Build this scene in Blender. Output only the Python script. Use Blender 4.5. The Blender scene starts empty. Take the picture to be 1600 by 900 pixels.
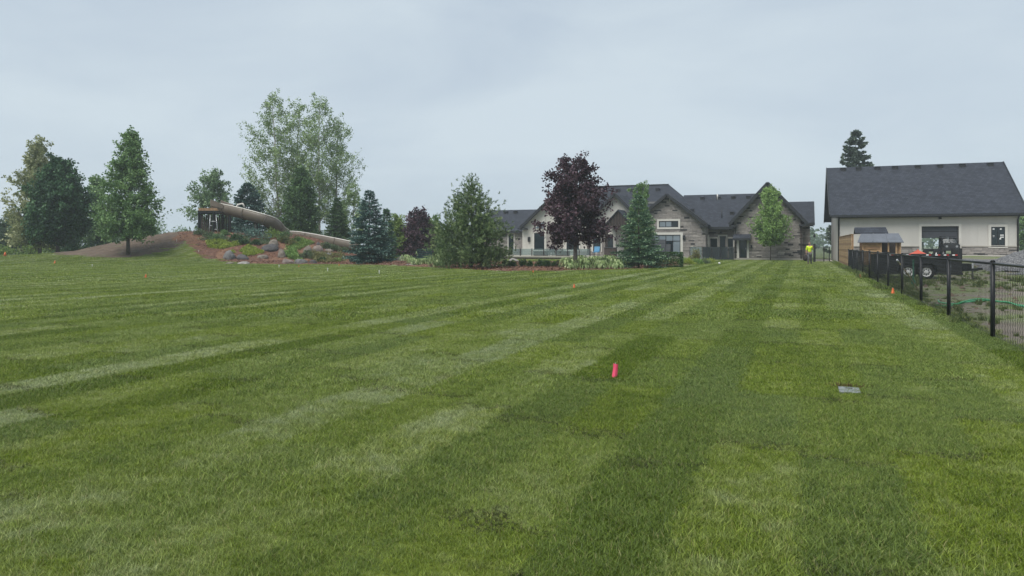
import bpy, math, random
import numpy as np
from mathutils import Vector, Matrix

random.seed(7)
SC = bpy.context.scene
COL = SC.collection

# ------------------------------------------------------------------ camera
# world +Y runs along the lawn's sod rows and the fence; the camera is turned to the left of it
F = 1150.0                                  # focal length in pixels of the 1600 px wide photograph
TH = math.atan(450.0 / F)
ct, st = math.cos(TH), math.sin(TH)
EYE, HY = 1.5, 383.0
cam_d = bpy.data.cameras.new("camera")
cam = bpy.data.objects.new("camera", cam_d)
COL.objects.link(cam)
cam.location = (0, 0, EYE)
cam.rotation_euler = (math.radians(90), 0, TH)
cam_d.sensor_width = 36.0
cam_d.lens = F / 1600.0 * 36.0
cam_d.shift_y = -(450.0 - HY) / 1600.0
cam_d.clip_start = 0.05
cam_d.clip_end = 6000
SC.camera = cam

# ------------------------------------------------------------------ sky and sun (overcast)
SUN_EL, SUN_AZ = math.radians(58), math.radians(200)      # azimuth clockwise from +Y: behind the camera
w = bpy.data.worlds.new("World")
SC.world = w
w.use_nodes = True
nt = w.node_tree
nt.nodes.clear()
n_out = nt.nodes.new("ShaderNodeOutputWorld")
n_bg = nt.nodes.new("ShaderNodeBackground")
n_bg.inputs["Strength"].default_value = 0.05
n_sky = nt.nodes.new("ShaderNodeTexSky")
n_sky.sky_type = 'NISHITA'
n_sky.sun_disc = False
n_sky.sun_elevation = SUN_EL
n_sky.sun_rotation = SUN_AZ
n_tc = nt.nodes.new("ShaderNodeTexCoord")
n_map = nt.nodes.new("ShaderNodeMapping")
n_map.inputs["Scale"].default_value = (1.0, 1.0, 3.2)
n_no = nt.nodes.new("ShaderNodeTexNoise")
n_no.inputs["Scale"].default_value = 1.9
n_no.inputs["Detail"].default_value = 7.0
n_no.inputs["Roughness"].default_value = 0.52
n_no.inputs["Distortion"].default_value = 0.35
n_rp = nt.nodes.new("ShaderNodeValToRGB")
n_rp.color_ramp.elements[0].position = 0.33
n_rp.color_ramp.elements[0].color = (4.5, 5.3, 6.2, 1)
n_rp.color_ramp.elements[1].position = 0.62
n_rp.color_ramp.elements[1].color = (5.7, 6.5, 7.1, 1)
n_mx = nt.nodes.new("ShaderNodeMix")
n_mx.data_type = 'RGBA'
n_mx.inputs["Factor"].default_value = 0.93
lk = nt.links.new
lk(n_tc.outputs["Generated"], n_map.inputs["Vector"])
lk(n_map.outputs["Vector"], n_no.inputs["Vector"])
lk(n_no.outputs["Fac"], n_rp.inputs["Fac"])
lk(n_sky.outputs["Color"], n_mx.inputs["A"])
lk(n_rp.outputs["Color"], n_mx.inputs["B"])
lk(n_mx.outputs["Result"], n_bg.inputs["Color"])
lk(n_bg.outputs["Background"], n_out.inputs["Surface"])

sun_d = bpy.data.lights.new("sun", 'SUN')
sun_d.energy = 1.5
sun_d.angle = math.radians(40)
sun_d.color = (1.0, 0.97, 0.92)
sun = bpy.data.objects.new("sun", sun_d)
COL.objects.link(sun)
sdir = Vector((math.sin(SUN_AZ) * math.cos(SUN_EL), math.cos(SUN_AZ) * math.cos(SUN_EL), math.sin(SUN_EL)))
sun.rotation_euler = sdir.to_track_quat('Z', 'Y').to_euler()
sun.location = sdir * 50

SC.view_settings.view_transform = 'Standard'
SC.view_settings.look = 'None'
SC.view_settings.exposure = 1.2
SC.view_settings.gamma = 1.0
SC.render.engine = 'CYCLES'
SC.cycles.use_denoising = True
SC.cycles.max_bounces = 6
SC.cycles.diffuse_bounces = 3
SC.cycles.glossy_bounces = 3
SC.cycles.transmission_bounces = 4
SC.cycles.transparent_max_bounces = 6
SC.cycles.caustics_reflective = False
SC.cycles.caustics_refractive = False
SC.cycles.sample_clamp_indirect = 4.0


# ------------------------------------------------------------------ from photograph pixels to places
def at_d(px, py, d):
    r = (px - 800.0) / F * d
    return Vector((r * ct - d * st, r * st + d * ct, EYE + (HY - py) / F * d))


def at_Y(px, py, Y):
    a = (px - 800.0) / F
    return at_d(px, py, Y / (a * st + ct))


def sm(v, a, b):
    t = np.clip((np.asarray(v, float) - a) / (b - a), 0, 1)
    return t * t * (3 - 2 * t)


def terrain(x, y):
    x = np.asarray(x, float)
    y = np.asarray(y, float)
    r = x * ct + y * st
    d = -x * st + y * ct
    q = ((r + 25.0) / 11.0) ** 2 + ((d - 73.0) / 6.6) ** 2
    z = 2.45 * np.exp(-q ** 1.6)
    z = z + 1.0 * np.exp(-(((r + 37.0) / 6.0) ** 2 + ((d - 72.0) / 6.0) ** 2))
    z = z + 0.45 * sm(-r, 12, 38) * sm(d, 52, 70) * (1 - sm(d, 84, 96)) * (1 - sm(-r, 56, 66))
    z = z + 0.62 * sm(x, 4.5, 8.5) * sm(y, 50, 66)
    return z


def T(x, y):
    return float(terrain(x, y))


def gnd(px, py):
    """where the view line through a photograph pixel meets the ground"""
    d = np.arange(3, 240, 0.05)
    r = (px - 800.0) / F * d
    x = r * ct - d * st
    y = r * st + d * ct
    z = EYE + (HY - py) / F * d
    hit = np.nonzero(z <= terrain(x, y))[0]
    i = hit[0] if len(hit) else len(d) - 1
    return Vector((x[i], y[i], float(terrain(x[i], y[i]))))


def spot(px, d):
    p = at_d(px, HY, d)
    return Vector((p.x, p.y, T(p.x, p.y)))


def hgt(py, d):
    return EYE + (HY - py) / F * d


# ------------------------------------------------------------------ materials
def new_mat(name):
    m = bpy.data.materials.new(name)
    m.use_nodes = True
    nt = m.node_tree
    nt.nodes.clear()
    out = nt.nodes.new("ShaderNodeOutputMaterial")
    b = nt.nodes.new("ShaderNodeBsdfPrincipled")
    nt.links.new(b.outputs[0], out.inputs[0])
    return m, nt, b, out


def ramp(nt, stops, fac=None, interp='LINEAR'):
    n = nt.nodes.new("ShaderNodeValToRGB")
    cr = n.color_ramp
    cr.interpolation = interp
    while len(cr.elements) < len(stops):
        cr.elements.new(0.5)
    for e, (p, c) in zip(cr.elements, stops):
        e.position = p
        e.color = (*c, 1)
    if fac is not None:
        nt.links.new(fac, n.inputs[0])
    return n.outputs[0]


def noise(nt, scale, detail=4, vec=None, rough=0.55, dist=0.0):
    n = nt.nodes.new("ShaderNodeTexNoise")
    n.inputs["Scale"].default_value = scale
    n.inputs["Detail"].default_value = detail
    n.inputs["Roughness"].default_value = rough
    n.inputs["Distortion"].default_value = dist
    if vec is None:
        vec = pos(nt)
    nt.links.new(vec, n.inputs["Vector"])
    return n.outputs["Fac"]


def pos(nt):
    return nt.nodes.new("ShaderNodeNewGeometry").outputs["Position"]


def math_n(nt, op, a, b=None, c=None):
    n = nt.nodes.new("ShaderNodeMath")
    n.operation = op
    for i, v in enumerate((a, b, c)):
        if v is None:
            continue
        if isinstance(v, (int, float)):
            n.inputs[i].default_value = v
        else:
            nt.links.new(v, n.inputs[i])
    return n.outputs[0]


def mixc(nt, fac, a, b, mode='MIX'):
    n = nt.nodes.new("ShaderNodeMix")
    n.data_type = 'RGBA'
    n.blend_type = mode
    for sock, v in ((n.inputs["Factor"], fac), (n.inputs["A"], a), (n.inputs["B"], b)):
        if isinstance(v, (int, float)):
            sock.default_value = v
        elif isinstance(v, tuple):
            sock.default_value = (*v, 1)
        else:
            nt.links.new(v, sock)
    return n.outputs["Result"]


def bump(nt, b, h, strength=0.5, dist=0.05):
    n = nt.nodes.new("ShaderNodeBump")
    n.inputs["Strength"].default_value = strength
    n.inputs["Distance"].default_value = dist
    nt.links.new(h, n.inputs["Height"])
    nt.links.new(n.outputs[0], b.inputs["Normal"])


def attr(nt, name):
    n = nt.nodes.new("ShaderNodeAttribute")
    n.attribute_name = name
    return n.outputs["Fac"]


def plain(name, col, rough=0.6, metal=0.0, var=0.18, scale=6.0, spec=0.4):
    m, nt, b, out = new_mat(name)
    f = noise(nt, scale, 5)
    lo = tuple(max(0, v * (1 - var)) for v in col)
    hi = tuple(min(1, v * (1 + var)) for v in col)
    nt.links.new(ramp(nt, [(0.3, lo), (0.7, hi)], f), b.inputs["Base Color"])
    b.inputs["Roughness"].default_value = rough
    b.inputs["Metallic"].default_value = metal
    b.inputs["Specular IOR Level"].default_value = spec
    return m


def leaf_mat(name, lo, mid, hi, trans=0.3, rough=0.55, spec=0.3):
    m, nt, b, out = new_mat(name)
    c = ramp(nt, [(0.0, lo), (0.5, mid), (1.0, hi)], attr(nt, "tone"))
    nt.links.new(c, b.inputs["Base Color"])
    b.inputs["Roughness"].default_value = rough
    b.inputs["Specular IOR Level"].default_value = spec
    t = nt.nodes.new("ShaderNodeBsdfTranslucent")
    nt.links.new(c, t.inputs[0])
    mx = nt.nodes.new("ShaderNodeMixShader")
    mx.inputs[0].default_value = trans
    nt.links.new(b.outputs[0], mx.inputs[1])
    nt.links.new(t.outputs[0], mx.inputs[2])
    nt.links.new(mx.outputs[0], out.inputs[0])
    return m


def sod_colour(nt):
    """rolls of sod 0.61 m wide and about 2 m long, each of its own tint, with thin seams; in world metres"""
    p = pos(nt)
    wn = nt.nodes.new("ShaderNodeTexNoise")
    wn.inputs["Scale"].default_value = 3.2
    wn.inputs["Detail"].default_value = 3
    nt.links.new(p, wn.inputs["Vector"])
    sep = nt.nodes.new("ShaderNodeSeparateXYZ")
    nt.links.new(p, sep.inputs[0])
    ws = nt.nodes.new("ShaderNodeSeparateColor")
    nt.links.new(wn.outputs["Color"], ws.inputs[0])
    wx = math_n(nt, 'MULTIPLY', math_n(nt, 'SUBTRACT', ws.outputs[0], 0.5), 0.16)
    wy = math_n(nt, 'MULTIPLY', math_n(nt, 'SUBTRACT', ws.outputs[1], 0.5), 0.7)
    hn = nt.nodes.new("ShaderNodeTexNoise")            # ragged edges, blade by blade
    hn.inputs["Scale"].default_value = 26.0
    hn.inputs["Detail"].default_value = 1
    nt.links.new(p, hn.inputs["Vector"])
    hsep = nt.nodes.new("ShaderNodeSeparateColor")
    nt.links.new(hn.outputs["Color"], hsep.inputs[0])
    wx = math_n(nt, 'ADD', wx, math_n(nt, 'MULTIPLY', math_n(nt, 'SUBTRACT', hsep.outputs[0], 0.5), 0.34))
    wy = math_n(nt, 'ADD', wy, math_n(nt, 'MULTIPLY', math_n(nt, 'SUBTRACT', hsep.outputs[1], 0.5), 0.55))
    u = math_n(nt, 'DIVIDE', math_n(nt, 'ADD', sep.outputs[0], wx), 0.61)
    row = math_n(nt, 'FLOOR', u)
    w1 = nt.nodes.new("ShaderNodeTexWhiteNoise")
    w1.noise_dimensions = '1D'
    nt.links.new(row, w1.inputs["W"])
    v = math_n(nt, 'ADD', math_n(nt, 'DIVIDE', math_n(nt, 'ADD', sep.outputs[1], wy), 2.05), math_n(nt, 'MULTIPLY', w1.outputs["Value"], 7.3))
    cell = math_n(nt, 'FLOOR', v)
    cv = nt.nodes.new("ShaderNodeCombineXYZ")
    nt.links.new(row, cv.inputs[0])
    nt.links.new(cell, cv.inputs[1])
    w2 = nt.nodes.new("ShaderNodeTexWhiteNoise")
    w2.noise_dimensions = '2D'
    nt.links.new(cv.outputs[0], w2.inputs["Vector"])
    big = noise(nt, 0.32, 3, p)
    fine = noise(nt, 5.5, 4, p)
    par = math_n(nt, 'MULTIPLY', math_n(nt, 'FRACT', math_n(nt, 'MULTIPLY', row, 0.5)), 0.38)
    par = math_n(nt, 'SUBTRACT', par, 0.07)
    tone = math_n(nt, 'ADD', par, math_n(nt, 'MULTIPLY', w1.outputs["Value"], 0.28))
    tone = math_n(nt, 'ADD', tone, math_n(nt, 'MULTIPLY', w2.outputs["Value"], 0.27))
    tone = math_n(nt, 'ADD', tone, math_n(nt, 'MULTIPLY', big, 0.34))
    tone = math_n(nt, 'ADD', tone, math_n(nt, 'MULTIPLY', math_n(nt, 'SUBTRACT', fine, 0.5), 0.62))
    mid = noise(nt, 1.5, 4, p, 0.6)
    tone = math_n(nt, 'ADD', tone, math_n(nt, 'MULTIPLY', math_n(nt, 'SUBTRACT', mid, 0.5), 0.55))
    col = ramp(nt, SOD, tone)
    hue = nt.nodes.new("ShaderNodeSeparateColor")
    nt.links.new(w2.outputs["Color"], hue.inputs[0])
    col = mixc(nt, math_n(nt, 'MULTIPLY', hue.outputs[1], 0.42), col, SOD_BLUE, 'MIX')
    # brown seams at roll ends, darkened with painted gap shadow, and a few dry spots
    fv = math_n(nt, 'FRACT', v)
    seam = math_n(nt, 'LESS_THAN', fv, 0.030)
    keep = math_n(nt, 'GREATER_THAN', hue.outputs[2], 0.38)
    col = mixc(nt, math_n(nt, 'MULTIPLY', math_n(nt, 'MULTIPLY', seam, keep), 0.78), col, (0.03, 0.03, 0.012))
    dry = noise(nt, 1.15, 3, p, 0.6)
    drym = nt.nodes.new("ShaderNodeMapRange")
    drym.inputs["From Min"].default_value = 0.66
    drym.inputs["From Max"].default_value = 0.76
    nt.links.new(dry, drym.inputs["Value"])
    col = mixc(nt, math_n(nt, 'MULTIPLY', drym.outputs[0], 0.5), col, (0.16, 0.15, 0.06))
    return col


SOD = [(0.24, (0.098, 0.154, 0.008)), (0.47, (0.172, 0.236, 0.022)), (0.64, (0.235, 0.292, 0.084)), (0.86, (0.318, 0.370, 0.205))]
SOD_BLUE = (0.175, 0.238, 0.100)

M = {}


def build_materials():
    # lawn base under the blades
    m, nt, b, out = new_mat("lawn_turf")
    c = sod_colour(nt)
    f = noise(nt, 38.0, 5)
    c = mixc(nt, 1.0, c, ramp(nt, [(0.3, (0.46, 0.42, 0.46)), (0.7, (0.82, 0.76, 0.84))], f), 'MULTIPLY')
    nt.links.new(c, b.inputs["Base Color"])
    b.inputs["Roughness"].default_value = 0.85
    b.inputs["Specular IOR Level"].default_value = 0.15
    bump(nt, b, noise(nt, 24.0, 4), 0.6, 0.05)
    M['turf'] = m
    # blades
    m, nt, b, out = new_mat("grass_blade")
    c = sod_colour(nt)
    tone = attr(nt, "tone")
    c = mixc(nt, 1.0, c, ramp(nt, [(0.0, (0.42, 0.48, 0.36)), (0.5, (1.08, 1.08, 1.0)), (0.85, (1.6, 1.5, 1.5)), (1.0, (2.1, 1.9, 1.9))], tone), 'MULTIPLY')
    c = mixc(nt, math_n(nt, 'MULTIPLY', math_n(nt, 'GREATER_THAN', tone, 0.955), 0.75), c, (0.30, 0.25, 0.12))
    nt.links.new(c, b.inputs["Base Color"])
    b.inputs["Roughness"].default_value = 0.45
    b.inputs["Specular IOR Level"].default_value = 0.35
    t = nt.nodes.new("ShaderNodeBsdfTranslucent")
    nt.links.new(c, t.inputs[0])
    mx = nt.nodes.new("ShaderNodeMixShader")
    mx.inputs[0].default_value = 0.32
    nt.links.new(b.outputs[0], mx.inputs[1])
    nt.links.new(t.outputs[0], mx.inputs[2])
    nt.links.new(mx.outputs[0], out.inputs[0])
    M['blade'] = m
    # weeds
    M['weed'] = leaf_mat("weed_leaf", (0.05, 0.085, 0.02), (0.10, 0.15, 0.04), (0.26, 0.27, 0.11))
    # field far off
    m, nt, b, out = new_mat("field_grass")
    nt.links.new(ramp(nt, [(0.3, (0.06, 0.09, 0.025)), (0.7, (0.13, 0.15, 0.06))], noise(nt, 0.15, 6)), b.inputs["Base Color"])
    b.inputs["Roughness"].default_value = 0.9
    M['field'] = m
    # soil
    m, nt, b, out = new_mat("soil")
    c = ramp(nt, [(0.3, (0.072, 0.050, 0.035)), (0.55, (0.125, 0.088, 0.062)), (0.8, (0.19, 0.14, 0.102))], noise(nt, 1.6, 8, rough=0.65))
    c = mixc(nt, math_n(nt, 'MULTIPLY', math_n(nt, 'GREATER_THAN', noise(nt, 0.8, 5), 0.60), 0.4), c, (0.07, 0.09, 0.035))
    nt.links.new(c, b.inputs["Base Color"])
    b.inputs["Roughness"].default_value = 0.95
    bump(nt, b, noise(nt, 5.0, 8), 1.0, 0.12)
    M['soil'] = m
    # mulch
    m, nt, b, out = new_mat("bark_mulch")
    c = ramp(nt, [(0.28, (0.05, 0.022, 0.014)), (0.5, (0.115, 0.052, 0.032)), (0.72, (0.20, 0.10, 0.06))], noise(nt, 3.0, 9, rough=0.7))
    c = mixc(nt, math_n(nt, 'MULTIPLY', math_n(nt, 'GREATER_THAN', noise(nt, 0.35, 3), 0.56), 0.45), c, (0.24, 0.13, 0.07))
    nt.links.new(c, b.inputs["Base Color"])
    b.inputs["Roughness"].default_value = 0.95
    bump(nt, b, noise(nt, 7.0, 8), 1.0, 0.12)
    M['mulch'] = m
    # yard dirt with gravel
    m, nt, b, out = new_mat("yard_dirt")
    c = ramp(nt, [(0.3, (0.10, 0.08, 0.062)), (0.5, (0.165, 0.138, 0.108)), (0.75, (0.185, 0.158, 0.13))], noise(nt, 0.9, 9, rough=0.68))
    c = mixc(nt, ramp(nt, [(0.42, (0, 0, 0)), (0.58, (1, 1, 1))], noise(nt, 0.5, 6)), c, (0.115, 0.145, 0.045))
    c = mixc(nt, math_n(nt, 'MULTIPLY', math_n(nt, 'GREATER_THAN', noise(nt, 14.0, 2), 0.64), 0.6), c, (0.30, 0.28, 0.25))
    nt.links.new(c, b.inputs["Base Color"])
    b.inputs["Roughness"].default_value = 0.95
    bump(nt, b, noise(nt, 9.0, 6), 0.9, 0.06)
    M['dirt'] = m
    m, nt, b, out = new_mat("grey_gravel")
    vo = nt.nodes.new("ShaderNodeTexVoronoi")
    vo.inputs["Scale"].default_value = 16
    nt.links.new(pos(nt), vo.inputs["Vector"])
    hs = nt.nodes.new("ShaderNodeSeparateColor")
    nt.links.new(vo.outputs["Color"], hs.inputs[0])
    c = ramp(nt, [(0.0, (0.065, 0.065, 0.07)), (0.6, (0.135, 0.135, 0.14)), (1.0, (0.235, 0.23, 0.225))], hs.outputs[0])
    nt.links.new(c, b.inputs["Base Color"])
    b.inputs["Roughness"].default_value = 0.9
    bump(nt, b, vo.outputs["Distance"], 1.0, 0.05)
    M['gravel'] = m
    # house stone: each stone its own tint through the attribute
    m, nt, b, out = new_mat("ledge_stone")
    c = ramp(nt, [(0.0, (0.030, 0.031, 0.034)), (0.10, (0.055, 0.053, 0.052)), (0.16, (0.205, 0.185, 0.172)), (0.45, (0.27, 0.246, 0.228)), (0.75, (0.335, 0.307, 0.282)), (1.0, (0.44, 0.40, 0.36))], attr(nt, "tone"))
    c = mixc(nt, 0.6, c, ramp(nt, [(0.3, (0.65, 0.65, 0.66)), (0.7, (1.2, 1.18, 1.15))], noise(nt, 9.0, 6)), 'MULTIPLY')
    nt.links.new(c, b.inputs["Base Color"])
    b.inputs["Roughness"].default_value = 0.85
    bump(nt, b, noise(nt, 16.0, 5), 0.6, 0.03)
    M['stone'] = m
    M['mortar'] = plain("mortar", (0.20, 0.18, 0.165), 0.95)
    # shingles
    m, nt, b, out = new_mat("asphalt_shingle")
    p = pos(nt)
    sp = nt.nodes.new("ShaderNodeSeparateXYZ")
    nt.links.new(p, sp.inputs[0])
    cb = nt.nodes.new("ShaderNodeCombineXYZ")
    nt.links.new(math_n(nt, 'ADD', sp.outputs[0], math_n(nt, 'MULTIPLY', sp.outputs[1], 0.13)), cb.inputs[0])
    nt.links.new(math_n(nt, 'MULTIPLY', sp.outputs[2], 1.4), cb.inputs[1])
    br = nt.nodes.new("ShaderNodeTexBrick")
    br.inputs["Scale"].default_value = 1.0
    br.inputs["Brick Width"].default_value = 0.32
    br.inputs["Row Height"].default_value = 0.2
    br.inputs["Mortar Size"].default_value = 0.012
    br.inputs["Color1"].default_value = (0.026, 0.030, 0.041, 1)
    br.inputs["Color2"].default_value = (0.041, 0.047, 0.061, 1)
    br.inputs["Mortar"].default_value = (0.014, 0.015, 0.018, 1)
    nt.links.new(cb.outputs[0], br.inputs["Vector"])
    c = mixc(nt, 0.7, br.outputs["Color"], ramp(nt, [(0.3, (0.86, 0.86, 0.87)), (0.7, (1.14, 1.14, 1.14))], noise(nt, 2.5, 8)), 'MULTIPLY')
    stv = nt.nodes.new("ShaderNodeMapping")
    stv.inputs["Scale"].default_value = (1.6, 1.6, 0.22)
    nt.links.new(p, stv.inputs["Vector"])
    c = mixc(nt, 0.45, c, ramp(nt, [(0.35, (0.75, 0.75, 0.75)), (0.7, (1.35, 1.35, 1.38))], noise(nt, 1.0, 5, stv.outputs[0])), 'MULTIPLY')
    nt.links.new(c, b.inputs["Base Color"])
    b.inputs["Roughness"].default_value = 0.82
    b.inputs["Specular IOR Level"].default_value = 0.3
    bump(nt, b, br.outputs["Fac"], 0.5, 0.02)
    M['shingle'] = m
    M['fascia'] = plain("black_metal_trim", (0.022, 0.024, 0.027), 0.5)
    M['vent'] = plain("vent_plastic", (0.03, 0.031, 0.034), 0.6)
    M['stucco'] = plain("cream_stucco", (0.52, 0.50, 0.45), 0.9, 0, 0.06, 3.0)
    M['trim'] = plain("pale_trim", (0.58, 0.56, 0.51), 0.8, 0, 0.05)
    # barn siding: pale panels with thin vertical joints and faint weathering
    m, nt, b, out = new_mat("barn_siding")
    p = pos(nt)
    mp = nt.nodes.new("ShaderNodeMapping")
    mp.inputs["Scale"].default_value = (1.2, 1.2, 0.25)
    nt.links.new(p, mp.inputs["Vector"])
    c = ramp(nt, [(0.25, (0.46, 0.44, 0.405)), (0.75, (0.54, 0.52, 0.48))], noise(nt, 1.0, 6, mp.outputs[0]))
    nt.links.new(c, b.inputs["Base Color"])
    b.inputs["Roughness"].default_value = 0.7
    M['siding'] = m
    M['concrete'] = plain("pale_concrete", (0.36, 0.335, 0.29), 0.9, 0, 0.14, 1.4)
    M['black'] = plain("black_metal", (0.012, 0.013, 0.015), 0.45, 0.0, 0.25)
    M['trailer'] = plain("trailer_black_paint", (0.020, 0.021, 0.023), 0.5, 0.0, 0.35, 3.0)
    M['rubber'] = plain("tyre_rubber", (0.018, 0.018, 0.019), 0.85)
    M['white'] = plain("white_paint", (0.72, 0.72, 0.70), 0.5, 0, 0.08)
    M['red'] = plain("red_reflector", (0.42, 0.03, 0.025), 0.5)
    M['orange'] = plain("orange_plastic", (0.58, 0.13, 0.035), 0.6, 0, 0.15)
    M['tarp'] = plain("red_orange_tarp", (0.48, 0.085, 0.05), 0.55, 0, 0.22, 4)
    M['pink'] = plain("pink_flag_plastic", (0.80, 0.085, 0.165), 0.45, 0, 0.10, 20)
    M['steel'] = plain("galvanised_steel", (0.38, 0.39, 0.40), 0.4, 0.7)
    M['cedar'] = plain("cedar_board", (0.42, 0.27, 0.145), 0.75, 0, 0.22, 5)
    M['cedar2'] = plain("weathered_cedar", (0.30, 0.185, 0.10), 0.8, 0, 0.25, 5)
    M['deck'] = plain("deck_composite", (0.24, 0.21, 0.18), 0.8)
    M['tan'] = plain("tan_fibreglass", (0.135, 0.110, 0.086), 0.42, 0, 0.14, 1.5)
    M['tan_lip'] = plain("pale_fibreglass_lip", (0.56, 0.53, 0.48), 0.45, 0, 0.1)
    M['brown'] = plain("dark_brown_wood", (0.055, 0.040, 0.035), 0.8)
    M['timber'] = plain("stained_timber", (0.035, 0.025, 0.021), 0.7)
    M['green_paint'] = plain("dark_green_paint", (0.02, 0.05, 0.045), 0.5)
    M['post_green'] = plain("green_post_paint", (0.03, 0.11, 0.07), 0.5)
    M['hose'] = plain("green_hose", (0.06, 0.34, 0.16), 0.45)
    M['wood_pole'] = plain("bare_wood", (0.36, 0.28, 0.18), 0.7)
    M['shed_roof'] = plain("grey_shed_roofing", (0.115, 0.125, 0.145), 0.55, 0, 0.15, 2)
    M['bark'] = plain("bark", (0.085, 0.07, 0.058), 0.9, 0, 0.35, 8)
    M['bark_pale'] = plain("pale_bark", (0.36, 0.335, 0.30), 0.85, 0, 0.35, 5)
    M['bark_grey'] = plain("grey_bark", (0.155, 0.135, 0.12), 0.9, 0, 0.3, 8)
    M['dark_grey'] = plain("dark_grey_block", (0.075, 0.078, 0.088), 0.8, 0, 0.15, 2)
    M['lid'] = plain("grey_lid_plastic", (0.19, 0.205, 0.205), 0.55, 0, 0.4, 25)
    M['lamp'] = plain("lamp_white", (0.75, 0.72, 0.6), 0.4, 0, 0.05)
    M['skin'] = plain("skin", (0.42, 0.24, 0.17), 0.6, 0, 0.08)
    M['hivis'] = plain("hi_vis_yellow_cloth", (0.62, 0.80, 0.03), 0.8, 0, 0.12, 8)
    M['trouser'] = plain("grey_trouser_cloth", (0.12, 0.12, 0.125), 0.9, 0, 0.15, 8)
    M['bag'] = plain("black_bag_cloth", (0.03, 0.024, 0.022), 0.8)
    M['blue'] = plain("blue_plastic", (0.06, 0.22, 0.38), 0.5)
    for k, c in (('rock_grey', (0.15, 0.148, 0.146)), ('rock_dark', (0.075, 0.07, 0.072)), ('rock_pink', (0.21, 0.168, 0.148)), ('rock_pale', (0.26, 0.245, 0.225)), ('rock_tan', (0.185, 0.158, 0.13))):
        m, nt, b, out = new_mat(k)
        cc = ramp(nt, [(0.3, tuple(v * 0.55 for v in c)), (0.52, c), (0.75, tuple(v * 1.4 for v in c))], noise(nt, 2.6, 9, rough=0.65))
        nt.links.new(cc, b.inputs["Base Color"])
        b.inputs["Roughness"].default_value = 0.9
        bump(nt, b, noise(nt, 4.0, 8), 1.0, 0.12)
        M[k] = m
    # glass seen from outside: dark, mirror-like
    m, nt, b, out = new_mat("window_glass")
    b.inputs["Base Color"].default_value = (0.012, 0.02, 0.024, 1)
    b.inputs["Roughness"].default_value = 0.06
    b.inputs["Specular IOR Level"].default_value = 0.5
    M['glass'] = m
    m, nt, b, out = new_mat("pale_reflecting_glass")
    b.inputs["Base Color"].default_value = (0.20, 0.24, 0.27, 1)
    b.inputs["Roughness"].default_value = 0.08
    b.inputs["Specular IOR Level"].default_value = 0.9
    M['glass_pale'] = m
    m, nt, b, out = new_mat("railing_glass")
    b.inputs["Base Color"].default_value = (0.35, 0.42, 0.42, 1)
    b.inputs["Roughness"].default_value = 0.05
    tr = nt.nodes.new("ShaderNodeBsdfTransparent")
    tr.inputs[0].default_value = (0.72, 0.78, 0.78, 1)
    mx = nt.nodes.new("ShaderNodeMixShader")
    mx.inputs[0].default_value = 0.22
    nt.links.new(tr.outputs[0], mx.inputs[1])
    nt.links.new(b.outputs[0], mx.inputs[2])
    nt.links.new(mx.outputs[0], out.inputs[0])
    M['rail_glass'] = m
    m, nt, b, out = new_mat("smoked_railing_glass")
    b.inputs["Base Color"].default_value = (0.05, 0.06, 0.065, 1)
    b.inputs["Roughness"].default_value = 0.05
    tr = nt.nodes.new("ShaderNodeBsdfTransparent")
    tr.inputs[0].default_value = (0.45, 0.5, 0.52, 1)
    mx = nt.nodes.new("ShaderNodeMixShader")
    mx.inputs[0].default_value = 0.55
    nt.links.new(tr.outputs[0], mx.inputs[1])
    nt.links.new(b.outputs[0], mx.inputs[2])
    nt.links.new(mx.outputs[0], out.inputs[0])
    M['smoked'] = m
    # foliage
    L = leaf_mat
    M['l_pale'] = L("leaf_pale_olive", (0.132, 0.161, 0.066), (0.282, 0.311, 0.153), (0.571, 0.571, 0.343))
    M['l_dark'] = L("leaf_dark_green", (0.016, 0.047, 0.020), (0.040, 0.100, 0.043), (0.090, 0.193, 0.075), 0.2)
    M['l_linden'] = L("leaf_mid_green", (0.061, 0.128, 0.044), (0.152, 0.258, 0.094), (0.315, 0.454, 0.190))
    M['l_poplar'] = L("leaf_poplar", (0.067, 0.128, 0.053), (0.155, 0.250, 0.113), (0.330, 0.447, 0.233))
    M['l_birch'] = L("leaf_grey_green", (0.107, 0.171, 0.067), (0.226, 0.320, 0.138), (0.468, 0.584, 0.292))
    M['l_cedar'] = L("cedar_spray", (0.029, 0.069, 0.022), (0.075, 0.145, 0.049), (0.159, 0.265, 0.094), 0.2)
    M['l_spruce'] = L("blue_spruce_needle", (0.022, 0.059, 0.053), (0.064, 0.136, 0.114), (0.264, 0.406, 0.336), 0.15)
    M['l_spruce2'] = L("green_spruce_needle", (0.033, 0.077, 0.043), (0.094, 0.182, 0.098), (0.401, 0.549, 0.338), 0.15)
    M['l_norway'] = L("norway_spruce_needle", (0.045, 0.074, 0.051), (0.110, 0.150, 0.105), (0.253, 0.296, 0.206), 0.15)
    M['l_pine'] = L("white_pine_needle", (0.045, 0.084, 0.029), (0.116, 0.184, 0.069), (0.389, 0.474, 0.223), 0.25)
    M['l_purple'] = L("leaf_purple", (0.025, 0.014, 0.021), (0.064, 0.034, 0.046), (0.169, 0.102, 0.125), 0.2)
    M['l_lime'] = L("leaf_lime", (0.078, 0.137, 0.029), (0.172, 0.261, 0.060), (0.338, 0.439, 0.135))
    M['l_young'] = L("leaf_bright_green", (0.095, 0.176, 0.043), (0.217, 0.349, 0.095), (0.424, 0.582, 0.214))
    M['l_hosta'] = L("hosta_leaf", (0.110, 0.184, 0.061), (0.265, 0.353, 0.140), (0.632, 0.686, 0.390))
    M['l_box'] = L("boxwood_leaf", (0.018, 0.047, 0.016), (0.045, 0.098, 0.030), (0.101, 0.186, 0.060), 0.2)
    M['l_shrub'] = L("shrub_leaf", (0.052, 0.088, 0.039), (0.128, 0.179, 0.090), (0.287, 0.338, 0.203))
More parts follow.
